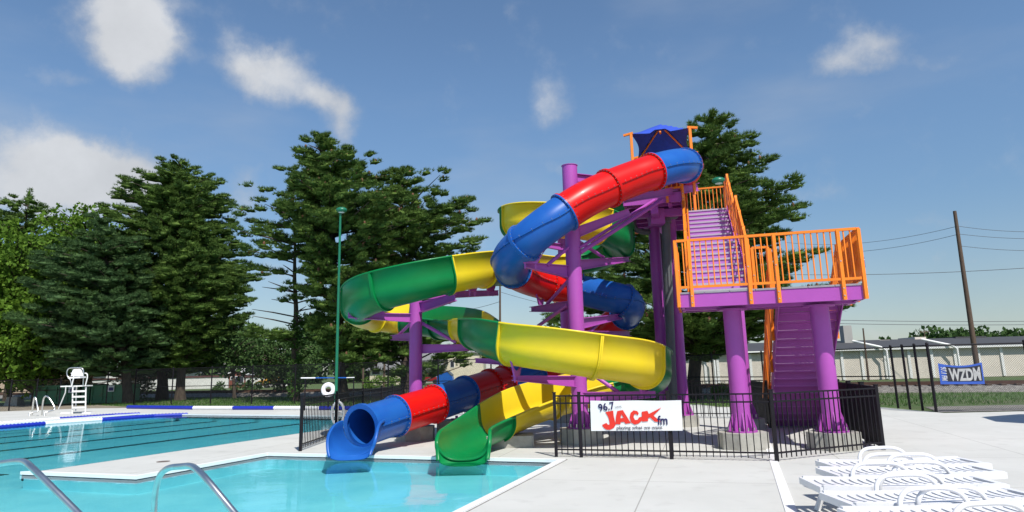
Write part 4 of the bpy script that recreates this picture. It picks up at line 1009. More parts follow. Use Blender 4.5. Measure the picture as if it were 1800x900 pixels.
# ------------------------------------------------------------------ trees
def blades(rng, centers, radii, per, blen, bw, upb=.35, tuft=5, spread=.9):
    """needle tufts spread through flattened clumps; returns verts (N*3,3)"""
    n = len(centers)*per
    c = np.repeat(centers, per, axis=0); r = np.repeat(radii, per, axis=0)
    d = rng.normal(size=(n, 3)); d /= np.linalg.norm(d, axis=1)[:, None]
    rad = rng.random(n)**.30
    p = c+d*rad[:, None]*r
    out = d*.8; out[:, 2] += upb; out /= np.linalg.norm(out, axis=1)[:, None]
    p = np.repeat(p, tuft, axis=0); o = np.repeat(out, tuft, axis=0)
    k = len(p); dr = o+rng.normal(size=(k, 3))*spread*.6; dr /= np.linalg.norm(dr, axis=1)[:, None]
    sd_ = np.cross(dr, rng.normal(size=(k, 3))); sd_ /= np.linalg.norm(sd_, axis=1)[:, None]+1e-6
    L = blen*(.6+.8*rng.random(k))[:, None]
    V = np.stack([p-sd_*bw*.5, p+sd_*bw*.5, p+dr*L], axis=1).reshape(-1, 3)
    return V
def ico():
    import bmesh
    b = bmesh.new(); bmesh.ops.create_icosphere(b, subdivisions=2, radius=1); v = np.array([x.co[:] for x in b.verts]); f = np.array([[q.index for q in x.verts] for x in b.faces]); b.free(); return v, f
ICOV, ICOF = ico()
def boughs(rng, C, Rr, D, per, blen, bw, tuft):
    """elongated needle masses along the branch direction D: lumpy core plus upright needle tufts"""
    n = len(C); ax = np.stack([np.cos(D), np.sin(D), np.zeros(n)], 1); ay = np.stack([-np.sin(D), np.cos(D), np.zeros(n)], 1)
    def place(d, idx, k=1.0):
        r = Rr[idx]*k; p = C[idx]+ax[idx]*(d[:, 0:1]*r[:, 0:1])+ay[idx]*(d[:, 1:2]*r[:, 1:2]); p[:, 2] += d[:, 2]*r[:, 2]+.18*r[:, 2]*d[:, 0]; return p
    m = len(ICOV); idx = np.repeat(np.arange(n), m); d = np.tile(ICOV, (n, 1))*(1+.30*rng.normal(size=(n*m, 1))); core = place(d, idx, .62)
    F0 = (np.tile(ICOF, (n, 1))+np.repeat(np.arange(n)*m, len(ICOF))[:, None])
    idx = np.repeat(np.arange(n), per); d = rng.normal(size=(n*per, 3)); d /= np.linalg.norm(d, axis=1)[:, None]; d[:, 2] = np.where(d[:, 2] < -.25, -d[:, 2], d[:, 2]); d *= rng.uniform(.72, 1.02, size=(n*per, 1))
    p = place(d, idx); o = ax[idx]*(d[:, 0:1]*.7+.35)+ay[idx]*d[:, 1:2]*.7; o[:, 2] += d[:, 2]*.5+.55; o /= np.linalg.norm(o, axis=1)[:, None]
    p = np.repeat(p, tuft, axis=0); o = np.repeat(o, tuft, axis=0); k = len(p); dr = o+rng.normal(size=(k, 3))*.42; dr /= np.linalg.norm(dr, axis=1)[:, None]
    sd_ = np.cross(dr, rng.normal(size=(k, 3))); sd_ /= np.linalg.norm(sd_, axis=1)[:, None]+1e-6
    V = np.stack([p-sd_*bw*.5, p+sd_*bw*.5, p+dr*blen*(.6+.8*rng.random(k))[:, None]], 1).reshape(-1, 3)
    return np.concatenate([core, V]), np.concatenate([F0, np.arange(len(V)).reshape(-1, 3)+len(core)])
def prof_at(prof, z):
    zs = [q[0] for q in prof]
    return np.interp(z, zs, [q[1] for q in prof]), np.interp(z, zs, [q[2] for q in prof])
PK = dict(blen=.20, bw=.032, tuft=7)
def tree(name, label, px, base_y, Y, top, prof, m, group, seed, dz=.62, nb=6, per=11, cl=.62, flat=.42, blen=.30, bw=.055, sparse=(), up=.12, trunk_r=.30, core=0.25, tuft=5, broad=False, bare=None, minw=1.0, cones=0):
    rng = np.random.default_rng(seed); b = PZ(px, 0, Y); 
    root = thing(name, label, 'tree', (b.x, Y, 0), group)
    pz = sorted([(P(300, y, Y).z+((P(px, y, Y).z-P(300, y, Y).z)), PZ(l, P(px, y, Y).z, Y).x, PZ(r, P(px, y, Y).z, Y).x) for y, l, r in prof])
    ztop = P(top[0], top[1], Y).z; xt = P(top[0], top[1], Y).x; zlow = pz[0][0]
    def tx(z): q = max(0, min(1, z/ztop)); return b.x+(xt-b.x)*q**1.2
    tb = MB()
    tp = [(tx(z)+.05*math.sin(z*1.3+seed), Y+.08*math.sin(z*.9+seed*2), z) for z in np.linspace(0, ztop*.97, 16)]
    tb.tube(tp, [trunk_r*(1.25 if i == 0 else 1)*(1-.9*i/15) for i in range(16)], 10)
    cen = []; rad = []; dirs = []; z = zlow; cnp = []
    while z < ztop:
        l, r = prof_at(pz, z); x0 = tx(z); wid = (r-l)/2; dens = 1.0
        for (s0, s1, q) in sparse:
            if s0 <= (z/ztop) <= s1: dens = q
        k_ = max(3, int(round(nb*max(.6, min(1.6, wid/2.6))*dens)))
        for k in range(k_):
            phi = 2*math.pi*(k+rng.random()*.8)/k_+z*1.7; zz = z+rng.uniform(-.5, .5)*dz
            R_ = (r-x0) if math.cos(phi) > 0 else (x0-l); R_ = max(R_, .35)*abs(math.cos(phi))+wid*.92*abs(math.sin(phi)); R_ = max(R_-(0 if broad else cl*.75), .3)*rng.uniform(.74, 1.06)
            st = Vector((x0, Y, max(.5, zz-R_*up*1.4))); en = Vector((x0+R_*math.cos(phi), Y+R_*math.sin(phi), zz+R_*up*.25))
            if R_ > .8: tb.tube([st, (st+en)/2+Vector((0, 0, .1*R_*up)), en], [max(.03, trunk_r*.22), .045, .015], 5, caps=False)
            if bare and rng.random() < bare(z/ztop): continue
            nc = max(1, int(1.15*R_*(1-core)/(cl*.62)+.5)); per_ = Vector((-math.sin(phi), math.cos(phi), 0)); fan = math.tan(math.pi/k_)*1.15
            for q in range(nc):
                f = core+(1-core)*(q+.6)/nc; p = st.lerp(en, f)+per_*(R_*f*fan*rng.uniform(-1, 1)); j = rng.normal(size=3)*cl*.33
                s_ = cl*(1.12-.35*f)*rng.uniform(.75, 1.15); ss = s_ if R_ > 1 else s_*max(.45, R_)
                cen.append((p.x+j[0], p.y+j[1], p.z+j[2]*flat)); rad.append((ss, ss, ss*flat) if broad else (ss*1.35, ss*.8, ss*flat)); dirs.append(phi)
                if q == nc-1 and not broad:
                    for w_ in range(2):
                        e_ = en+Vector((math.cos(phi)*.35*rng.uniform(.2, 1), math.sin(phi)*.35, .10+.18*rng.random()))+per_*(min(R_*fan, .9)*rng.uniform(-.5, .5)); cen.append(tuple(e_)); rad.append((.42, .17, .13)); dirs.append(phi)
                if cones and f > .75 and rng.random() < cones: cnp.append((p.x+j[0], p.y+j[1], p.z+ss*flat))
        z += dz/max(.5, min(1, dens+.3))
    cen.append((xt, Y, ztop-.25)); rad.append((.2, .2, .5)); cen.append((xt, Y, ztop-.8)); rad.append((.4, .4, .5)); dirs += [0, 0]
    tb.build('trunk', BARK, root)
    if broad: V = blades(rng, np.array(cen), np.array(rad), per, blen, bw, tuft=tuft, upb=.1, spread=1.3)
    if broad:   # quads for broad leaves
        T = V.reshape(-1, 3, 3); mid = T[:, 2]; q = np.stack([(T[:, 0]+T[:, 1])/2, T[:, 0]+(mid-T[:, 0])*.5+(T[:, 0]-T[:, 1])*.5, mid, T[:, 1]+(mid-T[:, 1])*.5+(T[:, 1]-T[:, 0])*.5], axis=1).reshape(-1, 3)
        np_mesh('crown', q, np.arange(len(q)).reshape(-1, 4), m, root)
    else:
        V, F_ = boughs(rng, np.array(cen), np.array(rad), np.array(dirs), per, blen, bw, tuft); np_mesh('crown', V, F_, m, root)
    if cnp:
        cb = MB()
        for p in cnp[:400]: cb.ball(p, .085, n=5, sc=(1, 1, 1.8))
        cb.build('cones', CONE, root)['kind'] = 'stuff'
    return root
GP = 'pines behind the pool'
tree('pine_tree', 'big full pine with a broad rounded crown, tallest left of the slides gap', 283, 702, 55, (318, 285), [(285, 312, 326), (305, 266, 362), (340, 238, 378), (360, 230, 394), (390, 220, 385), (420, 210, 408), (460, 195, 424), (500, 190, 424), (540, 200, 420), (580, 215, 405), (610, 235, 395), (645, 258, 372)], PINE, GP, 1, nb=8, dz=0.82, per=30, cl=0.66, trunk_r=.42, **PK)
tree('pine_tree', 'pine with a second dark trunk at the right side of the big full pine', 316, 703, 52, (345, 420), [(420, 335, 355), (450, 310, 400), (500, 300, 425), (550, 300, 420), (600, 295, 395), (640, 300, 365)], PINE, GP, 2, nb=6, per=30, cl=0.59, trunk_r=.36, **PK)
tree('pine_tree', 'blue green pine with drooping lower boughs above the dumpsters', 226, 706, 49, (172, 392), [(392, 165, 182), (430, 122, 228), (470, 88, 248), (520, 70, 262), (560, 68, 268), (600, 85, 275), (640, 112, 268)], PINEB, GP, 3, nb=7, dz=0.78, per=30, cl=0.61, trunk_r=.34, **PK)
tree('pine_tree', 'pine at the left edge of the photo rising behind the lime green tree', 12, 700, 62, (52, 336), [(336, 48, 58), (350, 26, 74), (365, -10, 78), (395, -40, 88), (440, -60, 90), (500, -70, 90), (560, -70, 80), (620, -50, 60)], PINE, GP, 4, nb=5, dz=1.27, per=30, cl=0.66, **PK)
tree('broadleaf_tree', 'lime green leafy tree at the left edge, dark trunk behind the dumpsters', 70, 700, 50, (20, 398), [(398, 5, 35), (420, -30, 70), (460, -60, 95), (520, -60, 100), (580, -60, 110), (630, -50, 110), (655, -20, 90)], LIME, None, 5, nb=8, dz=.6, per=11, cl=.8, flat=.8, blen=.30, bw=.16, broad=True, up=.3, trunk_r=.42, tuft=3)
tree('broadleaf_tree', 'yellow green leafy tree filling the gap between the two left pines', 130, 700, 57, (152, 372), [(372, 140, 176), (390, 95, 190), (420, 75, 205), (470, 70, 210), (520, 70, 200), (580, 80, 190), (620, 90, 170)], LIME, None, 6, nb=8, dz=.7, per=10, cl=.85, flat=.8, blen=.30, bw=.16, broad=True, up=.3, tuft=3)
tree('pine_tree', 'slender thin pine with bare lower trunk and dead limbs', 519, 705, 45, (516, 300), [(300, 508, 524), (325, 482, 545), (350, 445, 552), (368, 426, 552), (400, 440, 560), (430, 430, 565), (455, 445, 560), (500, 455, 565), (545, 440, 560), (560, 425, 555), (600, 460, 560)], PINE, GP, 7, nb=5, dz=1.01, per=30, cl=0.48, flat=.36, bare=lambda q: .0 if q > .62 else .72, trunk_r=.24, cones=.3, **PK)
tree('pine_tree', 'tall dense pine with brown cones behind the green lamp, tallest of the pines', 602, 705, 43, (568, 240), [(240, 560, 576), (258, 534, 600), (275, 530, 612), (295, 545, 655), (312, 552, 690), (335, 545, 722), (365, 540, 735), (400, 552, 740), (440, 560, 715), (480, 550, 700), (520, 556, 695), (560, 565, 690), (600, 575, 700), (630, 590, 700)], PINE, GP, 8, nb=8, dz=0.79, per=30, cl=0.53, cones=.5, trunk_r=.36, **PK)
tree('pine_tree', 'pine with upswept tips just left of the upper flume', 714, 706, 46, (705, 300), [(300, 694, 714), (325, 684, 740), (338, 690, 828), (352, 690, 838), (380, 680, 840), (410, 665, 840), (440, 650, 815), (480, 650, 780), (540, 645, 790), (580, 645, 810), (610, 645, 840), (640, 690, 860)], PINE, GP, 9, nb=6, dz=0.94, per=30, cl=0.52, cones=.2, trunk_r=.34, up=.25, bare=lambda q: .45 if q < .4 else 0, **PK)
tree('pine_tree', 'pine with separate layered boughs rising behind the stairs and tower', 1222, 700, 35.5, (1250, 208), [(208, 1240, 1260), (222, 1216, 1290), (255, 1205, 1328), (268, 1195, 1338), (288, 1200, 1313), (305, 1160, 1290), (328, 1150, 1347), (345, 1140, 1337), (362, 1110, 1392), (382, 1100, 1382), (405, 1110, 1352), (430, 1085, 1337), (455, 1090, 1347), (475, 1060, 1387), (500, 1045, 1357), (530, 1000, 1382), (550, 990, 1488), (570, 990, 1362), (595, 1100, 1318), (620, 1180, 1308)], PINE, GP, 10, nb=8, dz=0.83, per=30, cl=0.48, flat=.40, trunk_r=.36, cones=.3, bare=lambda q: .1 if q < .55 else 0, **PK)
tree('broadleaf_tree', 'small light green tree low between the big full pine and the slender pine', 412, 705, 54, (410, 555), [(555, 400, 420), (575, 382, 440), (600, 376, 452), (630, 385, 450), (650, 395, 440)], FARL, None, 21, nb=7, dz=.6, per=9, cl=.55, flat=.7, blen=.22, bw=.12, broad=True, up=.3, trunk_r=.14, tuft=3)
tree('broadleaf_tree', 'small shady tree behind the trunk of the slender pine', 500, 700, 58, (495, 590), [(590, 480, 510), (610, 455, 545), (640, 450, 560), (665, 465, 550)], FARL, None, 22, nb=7, dz=.6, per=9, cl=.55, flat=.7, blen=.22, bw=.12, broad=True, up=.3, trunk_r=.14, tuft=3)
# ivy on the slender trunk
iv = PZ(521, 0, 44.9); rng = np.random.default_rng(77); cc = np.array([(iv.x+rng.normal()*.2, 44.8+rng.normal()*.15, rng.uniform(.2, 5.5)) for _ in range(60)])
V = blades(rng, cc, np.full((60, 3), .35), 9, .2, .12, tuft=3, spread=1.3)
tag(np_mesh('ivy', V, np.arange(len(V)).reshape(-1, 3), IVY, None, (iv.x, 44.9, 0)), 'ivy climbing the lower trunk of the slender pine', 'ivy')
# far broadleaf trees
far = [(350, 585, 50, 118), (405, 570, 60, 128), (455, 585, 55, 112), (545, 560, 50, 125), (625, 590, 55, 132), (690, 575, 45, 122), (745, 610, 40, 135), (20, 600, 70, 115), (130, 600, 60, 120), (255, 590, 60, 130)]
flab = ['distant rounded tree behind the grey roofed house, left end of the row', 'distant tree above the middle of the grey roofed house', 'distant tree behind the yellow tractor', 'distant dark tree behind the slender pine', 'distant tree between the slender pine and the cream house', 'distant tree behind the cream house roof', 'distant low tree right of the cream house', 'distant tree behind the tan building at the left edge', 'distant tree behind the left dumpster', 'distant tree behind the big full pine trunks']
for i, (px, ty, w, Yd) in enumerate(far):
    tree('distant_tree', flab[i], px, 670, Yd, (px, ty), [(ty, px-8, px+8), (ty+12, px-w*.4, px+w*.4), (ty+35, px-w*.62, px+w*.62), (640, px-w*.6, px+w*.6), (660, px-w*.5, px+w*.5)], FARL, 'trees beyond the houses', 30+i, nb=7, dz=1.5, per=9, cl=1.6, flat=.8, blen=.9, bw=.5, broad=True, up=.3, tuft=2)
for i, (px, ty, w, lab) in enumerate(((1560, 598, 16, 'tiny far tree above the warehouse roof, left one'), (1632, 587, 22, 'far rounded tree above the warehouse roof beside the utility pole, left'), (1690, 581, 42, 'widest far tree above the warehouse roof behind the utility pole'), (1775, 584, 26, 'far tree above the warehouse roof near the right edge'))):
    tree('distant_tree', lab, px, 620, 150, (px, ty), [(ty, px-6, px+6), (ty+5, px-w*.7, px+w*.7), (ty+14, px-w, px+w), (615, px-w, px+w)], FARL, 'trees beyond the warehouse', 60+i, nb=7, dz=1.1, per=9, cl=1.5, flat=.7, blen=.9, bw=.5, broad=True, up=.3, tuft=2)

# ------------------------------------------------------------------ buildings
def wallm(name, c, n_=.12): return mat(name, c, rough=.85, noise=n_, nscale=.8)
CREAM = wallm('cream siding', (.62, .56, .42)); TAN = wallm('tan block wall', (.47, .36, .26)); WHT = wallm('whitewashed wall', (.66, .65, .61)); BEIGE = wallm('beige block wall', (.66, .60, .52)); GREYW = wallm('grey stone wall', (.36, .35, .33))
ROOFG = mat('grey shingles', (.20, .20, .20), rough=.9, noise=.25, nscale=2); ROOFD = mat('dark flat roof edge', (.055, .055, .06), rough=.8, noise=.2); GLASSD = mat('dark window glass', (.03, .035, .045), rough=.1)
TRIM = mat('white trim', (.75, .75, .73), rough=.5, noise=.05); BRICK = mat('red brick', (.24, .075, .05), rough=.9, noise=.25, nscale=6)
def house(label, px0, px1, Y, eave_y, ridge_y, wall, roof, dep=8, wins=(), gable='x', over=.4, name='house', base_z=0.0, trim=True):
    pe = P((px0+px1)/2, eave_y, Y); pr = P((px0+px1)/2, ridge_y, Y+dep/2); ez, rz_ = pe.z, max(pr.z, pe.z+.3); x0, x1 = PZ(px0, 1.5, Y).x, PZ(px1, 1.5, Y).x
    h_ = thing(name, label, name, ((x0+x1)/2, Y, base_z))
    w_ = MB(); w_.box(((x0+x1)/2, Y+dep/2, (ez+base_z)/2), (x1-x0, dep, ez-base_z))
    r_ = MB(); o_ = over
    if gable == 'x':
        for x in (x0, x1): w_.add([(x, Y, ez), (x, Y+dep, ez), (x, Y+dep/2, rz_-.05)], [(0, 1, 2)])
        v = [(x0-o_, Y-o_, ez-.1), (x1+o_, Y-o_, ez-.1), (x1+o_, Y+dep/2, rz_), (x0-o_, Y+dep/2, rz_), (x1+o_, Y+dep+o_, ez-.1), (x0-o_, Y+dep+o_, ez-.1)]
        vv = v+[(a_, b_, c_+.14) for a_, b_, c_ in v]; r_.add(vv, [(0, 3, 2, 1), (3, 5, 4, 2), (6, 7, 8, 9), (9, 8, 10, 11), (0, 1, 7, 6), (1, 2, 8, 7), (2, 4, 10, 8), (4, 5, 11, 10), (5, 3, 9, 11), (3, 0, 6, 9)])
    elif gable == 'hip':
        xm0, xm1 = x0+(x1-x0)*.25, x1-(x1-x0)*.25
        v = [(x0-o_, Y-o_, ez), (x1+o_, Y-o_, ez), (x1+o_, Y+dep+o_, ez), (x0-o_, Y+dep+o_, ez), (xm0, Y+dep/2, rz_), (xm1, Y+dep/2, rz_)]
        r_.add(v, [(0, 1, 5, 4), (1, 2, 5), (2, 3, 4, 5), (3, 0, 4), (0, 3, 2, 1)])
    elif gable == 'y':
        xm = (x0+x1)/2; w_.add([(x0, Y-.002, ez), (x1, Y-.002, ez), (xm, Y-.002, rz_-.1)], [(0, 1, 2)])
        v = [(x0-o_, Y-o_, ez-.15), (xm, Y-o_, rz_), (x1+o_, Y-o_, ez-.15), (x0-o_, Y+dep, ez-.15), (xm, Y+dep, rz_), (x1+o_, Y+dep, ez-.15)]
        vv = v+[(a_, b_, c_+.18) for a_, b_, c_ in v]; r_.add(vv, [(0, 3, 4, 1), (1, 4, 5, 2), (6, 7, 10, 9), (7, 8, 11, 10), (0, 1, 7, 6), (1, 2, 8, 7), (2, 5, 11, 8), (3, 0, 6, 9)])
    else:
        r_.box(((x0+x1)/2, Y+dep/2, ez+.12), (x1-x0+.5, dep+.5, .24))
    w_.build('wall', wall, h_); r_.build('roof', roof, h_)
    for (wx, wy, ww_, wh_) in wins:
        c_ = P(wx, wy, Y-.03); s_ = Y/1200.
        f_ = MB().box((c_.x, Y-.03, c_.z), (ww_*s_+.15, .08, wh_*s_+.15)).build('window', TRIM, h_)
        MB().box((c_.x, Y-.075, c_.z), (ww_*s_, .02, wh_*s_)).build('pane', GLASSD, f_)
    return h_
house('cream house with a hipped grey roof between the pine trunks', 650, 722, 92, 650, 622, CREAM, ROOFG, 9, [(661, 654, 13, 8), (706, 652, 4, 6), (706, 660, 4, 5), (680, 653, 5, 6)], 'hip', .5)
house('stone walled house with a dark grey roof just right of the short purple column', 735, 774, 100, 648, 618, GREYW, ROOFG, 9, [(748, 655, 4, 9)], 'x')
house('tall cream building behind the tube slide', 772, 850, 108, 622, 612, CREAM, ROOFG, 10, [(795, 640, 6, 10)], 'flat', name='building')
house('white upper building above the cream one', 806, 880, 125, 622, 606, WHT, ROOFG, 9, [(820, 616, 8, 4), (838, 617, 8, 4)], 'x', name='building')
house('long low house with a broad grey roof behind the white wall', 330, 446, 120, 660, 637, BRICK, ROOFG, 10, [(365, 663, 6, 4), (420, 663, 6, 4)], 'hip')
house('low red and white gatehouse in the middle of the white wall', 402, 431, 101, 658, 650, BRICK, TRIM, 4, [(408, 665, 4, 4), (421, 668, 14, 12)], 'y', name='gatehouse')
house('tan building at the left edge behind the lime tree', -60, 52, 98, 650, 640, TAN, ROOFG, 9, [(22, 662, 5, 8)], 'flat', name='building')
house('green roofed building with a white gable behind the dumpsters', 160, 215, 106, 658, 636, GREYW, mat('green roof', (.12, .20, .13), rough=.8, noise=.2), 9, [], 'x')
house('small white gabled porch left of the pine trunk', 186, 209, 104, 658, 644, WHT, TRIM, 4, [], 'y', name='porch')
house('chimneyed grey house seen between the pine trunks', 288, 330, 112, 656, 640, WHT, ROOFG, 8, [(300, 662, 5, 4)], 'x')
# long whitewashed wall with dark coping
def long_wall(label, px0, px1, Y, ty):
    a, b = PZ(px0, 0, Y), PZ(px1, 0, Y); h = P((px0+px1)/2, ty, Y).z; w_ = thing('boundary_wall', label, 'wall', ((a.x+b.x)/2, Y, 0))
    MB().box(((a.x+b.x)/2, Y, h/2), (b.x-a.x, .3, h)).build('wall_face', WHT, w_); MB().box(((a.x+b.x)/2, Y, h+.12), (b.x-a.x+.2, .5, .24)).build('coping', mat('maroon coping', (.10, .04, .04), rough=.8, noise=.2), w_)
long_wall('long whitewashed wall left of the gatehouse', 162, 401, 99, 665.5); long_wall('whitewashed wall right of the gatehouse behind the yellow tractor', 432, 506, 99, 663)
# warehouse on the right
WY = 60.0
wh = thing('warehouse', 'long low beige warehouse with white pilasters behind the right fence', 'warehouse', (25, WY, 0))
x0, x1 = PZ(1195, 1, WY).x, PZ(1960, 1, WY).x; ez = P(1600, 611, WY).z
MB().box(((x0+x1)/2, WY+8, ez/2), (x1-x0, 16, ez)).build('wall', BEIGE, wh)
MB().add([(x0-.4, WY-.4, ez), (x1+.4, WY-.4, ez), (x1+.4, WY+8, ez+.95), (x0-.4, WY+8, ez+.95), (x1+.4, WY+17, ez), (x0-.4, WY+17, ez)], [(0, 1, 2, 3), (3, 2, 4, 5), (0, 5, 4, 1)]).build('roof', ROOFD, wh)
MB().box(((x0+x1)/2, WY-.42, ez-.06), (x1-x0+.8, .1, .16)).build('fascia', TRIM, wh)
for px in (1240, 1262, 1290, 1320, 1348, 1481, 1516, 1557, 1599, 1639, 1680, 1722, 1762):
    x = PZ(px, 1, WY).x; MB().box((x, WY-.06, ez/2), (.22, .14, ez-.1)).build('pilaster', TRIM, wh)
for px in (1553, 1676, 1252):
    x = PZ(px, 1, WY).x; m_ = MB(); m_.tube([(x-2.2, WY+.4, ez+.7), (x-.4, WY-.7, ez+.1), (x, WY-.8, ez-.2), (x, WY-.8, 0)], .10, 10); m_.build('downpipe', TRIM, wh)
for px, wy, ww_, wh_ in ((1542, 603, 20, 8), (1603, 598, 22, 9), (1690, 597, 60, 12)):
    c_ = P(px, wy, WY+9); MB().box((c_.x, WY+9, c_.z-.2), (ww_*.05, 3, .9)).build('roof_unit', (ROOFD if px == 1690 else BEIGE), wh)
c_ = P(1488, 593, WY+6); MB().box((c_.x, WY+6, c_.z), (.8, .8, 2.2)).build('chimney', GREYW, wh)

# ------------------------------------------------------------------ utility poles and wires
def pole(label, b, tpt, r, arms=()):
    p_ = thing('utility_pole', label, 'utility pole', b); MB().tube([b, (Vector(b)+tpt)/2, tpt], [r, r*.82, r*.62], 12).build('shaft', WOOD, p_)
    for z_, w_ in arms: MB().bar(tpt+Vector((-w_/2, 0, -z_)), tpt+Vector((w_/2, 0, -z_)), .1).build('crossarm', WOOD, p_)
    return p_
YP1 = 44.0; pb = PZ(1722, 0, YP1); pt = P(1678, 371, YP1)
pole('tall leaning wooden utility pole behind the blue banner', pb, pt, .17)
pole('thin grey pole in front of the warehouse', PZ(1527, 0, 57), P(1517, 577, 57), .09)
pole('small pole rising above the warehouse roof', PZ(1633, 0, 85), P(1624, 579, 85), .09, ((.3, 1.2),))
pole('wooden pole seen between the two slides', PZ(879, 0, 80), P(879, 492, 80), .16)
pole('wooden pole left of the cream house', PZ(638, 0, 75), P(639, 612, 75), .13); pole('wooden pole in front of the cream house', PZ(675, 0, 72), P(676, 624, 72), .15)
pole('slim wooden pole behind the blue dumpster', PZ(780, 0, 85), P(781, 618, 85), .12); pole('pale pole between the big pine trunks', PZ(313, 0, 80), P(315, 618, 80), .12)
WIRE = mat('wire', (.10, .10, .11), rough=.6, noise=.1)
def wire(label, a, b, sag, r=.014):
    pts_ = [a.lerp(b, k/24)-Z*(sag*4*(k/24)*(1-k/24)) for k in range(25)]; tag(MB().tube(pts_, r, 5).build('overhead_wire', WIRE, None, a), label, 'wire', 'overhead wires')
tp = lambda y: P(1678+(y-371)*.132, y, YP1)
wire('upper wire running left from the leaning pole top', tp(398), P(1380, 426, 60), .6); wire('upper wire running right from the leaning pole top', tp(397), P(1960, 396, 40), .4)
wire('second wire running left from the leaning pole', tp(412), P(1380, 441, 60), .6); wire('second wire running right from the leaning pole', tp(411), P(1960, 412, 40), .3)
wire('third wire right of the leaning pole', tp(432), P(1960, 433, 40), .3)
wire('dark cable crossing behind the leaning pole at mid height', P(1960, 459, 50), P(1290, 480, 62), .5, .022)
wire('low cable above the warehouse, upper of the pair', P(1960, 562, 75), P(1440, 562, 75), .2, .03); wire('low cable above the warehouse, lower of the pair', P(1960, 568, 75), P(1440, 568, 75), .2, .03)
wire('wire from the pole between the slides to the right', P(879, 513, 80), P(1200, 560, 70), .8, .025); wire('wire from the pole between the slides, lower', P(879, 530, 80), P(780, 548, 95), .3, .025)

# ------------------------------------------------------------------ yard objects
DG = mat('green dumpster paint', (.05, .19, .09), rough=.6, color2=(.13, .10, .05), nscale=2.2, ramp=(.55, .75)); PLANK = mat('scrap lumber', (.40, .29, .17), rough=.9, noise=.4, nscale=3)
def dumpster(label, px0, px1, Y, top_y, junk):
    a, b = PZ(px0, 0, Y), PZ(px1, 0, Y); h = P((px0+px1)/2, top_y, Y).z; w_ = b.x-a.x; cx = (a.x+b.x)/2; d_ = thing('dumpster', label, 'dumpster', (cx, Y, 0))
    m_ = MB(); 
    for s in (0, 1): m_.box((cx, Y+s*2.2, h/2+.08), (w_, .06, h-.16))
    for s in (-1, 1): m_.box((cx+s*w_/2, Y+1.1, h/2+.08), (.06, 2.2, h-.16))
    m_.box((cx, Y+1.1, .16), (w_, 2.2, .06)); m_.build('bin', DG, d_)
    r_ = MB(); n_ = max(3, int(w_/.75))
    for k in range(n_+1): r_.box((cx-w_/2+w_*k/n_, Y-.07, h/2+.05), (.09, .1, h-.2))
    for z in (h-.05, h*.45, .12): r_.box((cx, Y-.05, z), (w_+.1, .12, .1))
    r_.build('ribs', DG, d_)
    rng = np.random.default_rng(int(px0)+500); j = MB()
    for k in range(junk):
        c_ = Vector((cx+rng.uniform(-.4, .4)*w_, Y+rng.uniform(.3, 1.9), h+rng.uniform(-.1, .45))); d = Vector((rng.normal(), rng.normal()*.6, rng.normal()*.15)).normalized()*rng.uniform(.5, 1.3); j.bar(c_-d, c_+d, rng.uniform(.08, .25), .04)
    j.build('scrap_wood', PLANK, d_)['kind'] = 'stuff'
    return d_
d1 = dumpster('long green dumpster heaped with scrap wood behind the fence', 60, 156, 49.5, 677, 46)
d2 = dumpster('shorter green dumpster with a poster, right of the heaped one', 161, 214, 49.0, 677, 6)
for d_, px, py, lab in ((d2, 194, 683, 'poster'), (d1, 126, 685, 'poster')):
    c_ = P(px, py, 48.8); MB().box((c_.x, 48.84, c_.z), (.5, .02, .42)).build('poster', BW, d_); MB().box((c_.x+.04, 48.815, c_.z-.03), (.30, .02, .22)).build('poster_print', NAVY, d_)
c_ = PZ(25, 0, 50); MB_ = MB().frustum((c_.x, 50, 0), (c_.x, 50, .62), .95, .8, .75, .6); tag(MB_.build('concrete_block', CONC, None, (c_.x, 50, 0)), 'grey concrete block on the grass at the far left', 'concrete block')
# yellow tractor
YEL = mat('machine yellow', (.62, .30, .02), rough=.5, noise=.2); TYRE = mat('tyre rubber', (.02, .02, .02), rough=.9, noise=.2)
tx0, TY = PZ(448, 0, 93), 93; tr0 = thing('tractor', 'low yellow tractor parked by the white wall', 'tractor', PZ(478, 0, 93))
q = lambda x, z: Vector((PZ(x, z, TY).x, TY, z))
MB().prism([q(x, z) for x, z in ((447, .3), (449, .75), (456, 1.0), (463, .95), (466, 1.25), (476, 1.3), (481, 1.0), (508, .85), (508, .45), (480, .4))], (0, 1.3, 0)).build('body', YEL, tr0)
MB().bar(q(494, 1.0), q(494, 1.5), .5).bar(q(489, 1.45), q(508, 1.3), .3, .12).build('loader_arm', YEL, tr0)
for x in (456, 469): 
    c_ = q(x, .45); w_ = MB().tube([c_+Vector((0, -.2, 0)), c_+Vector((0, .15, 0))], .45, 18).build('wheel', TYRE, tr0); MB().tube([c_+Vector((0, -.23, 0)), c_+Vector((0, -.19, 0))], .2, 12).build('rim', WHITEM, w_)
MB().box(q(485, .35)+Vector((0, -.1, 0)), (1.6, .5, .5)).build('side_tank', GREYW, tr0)
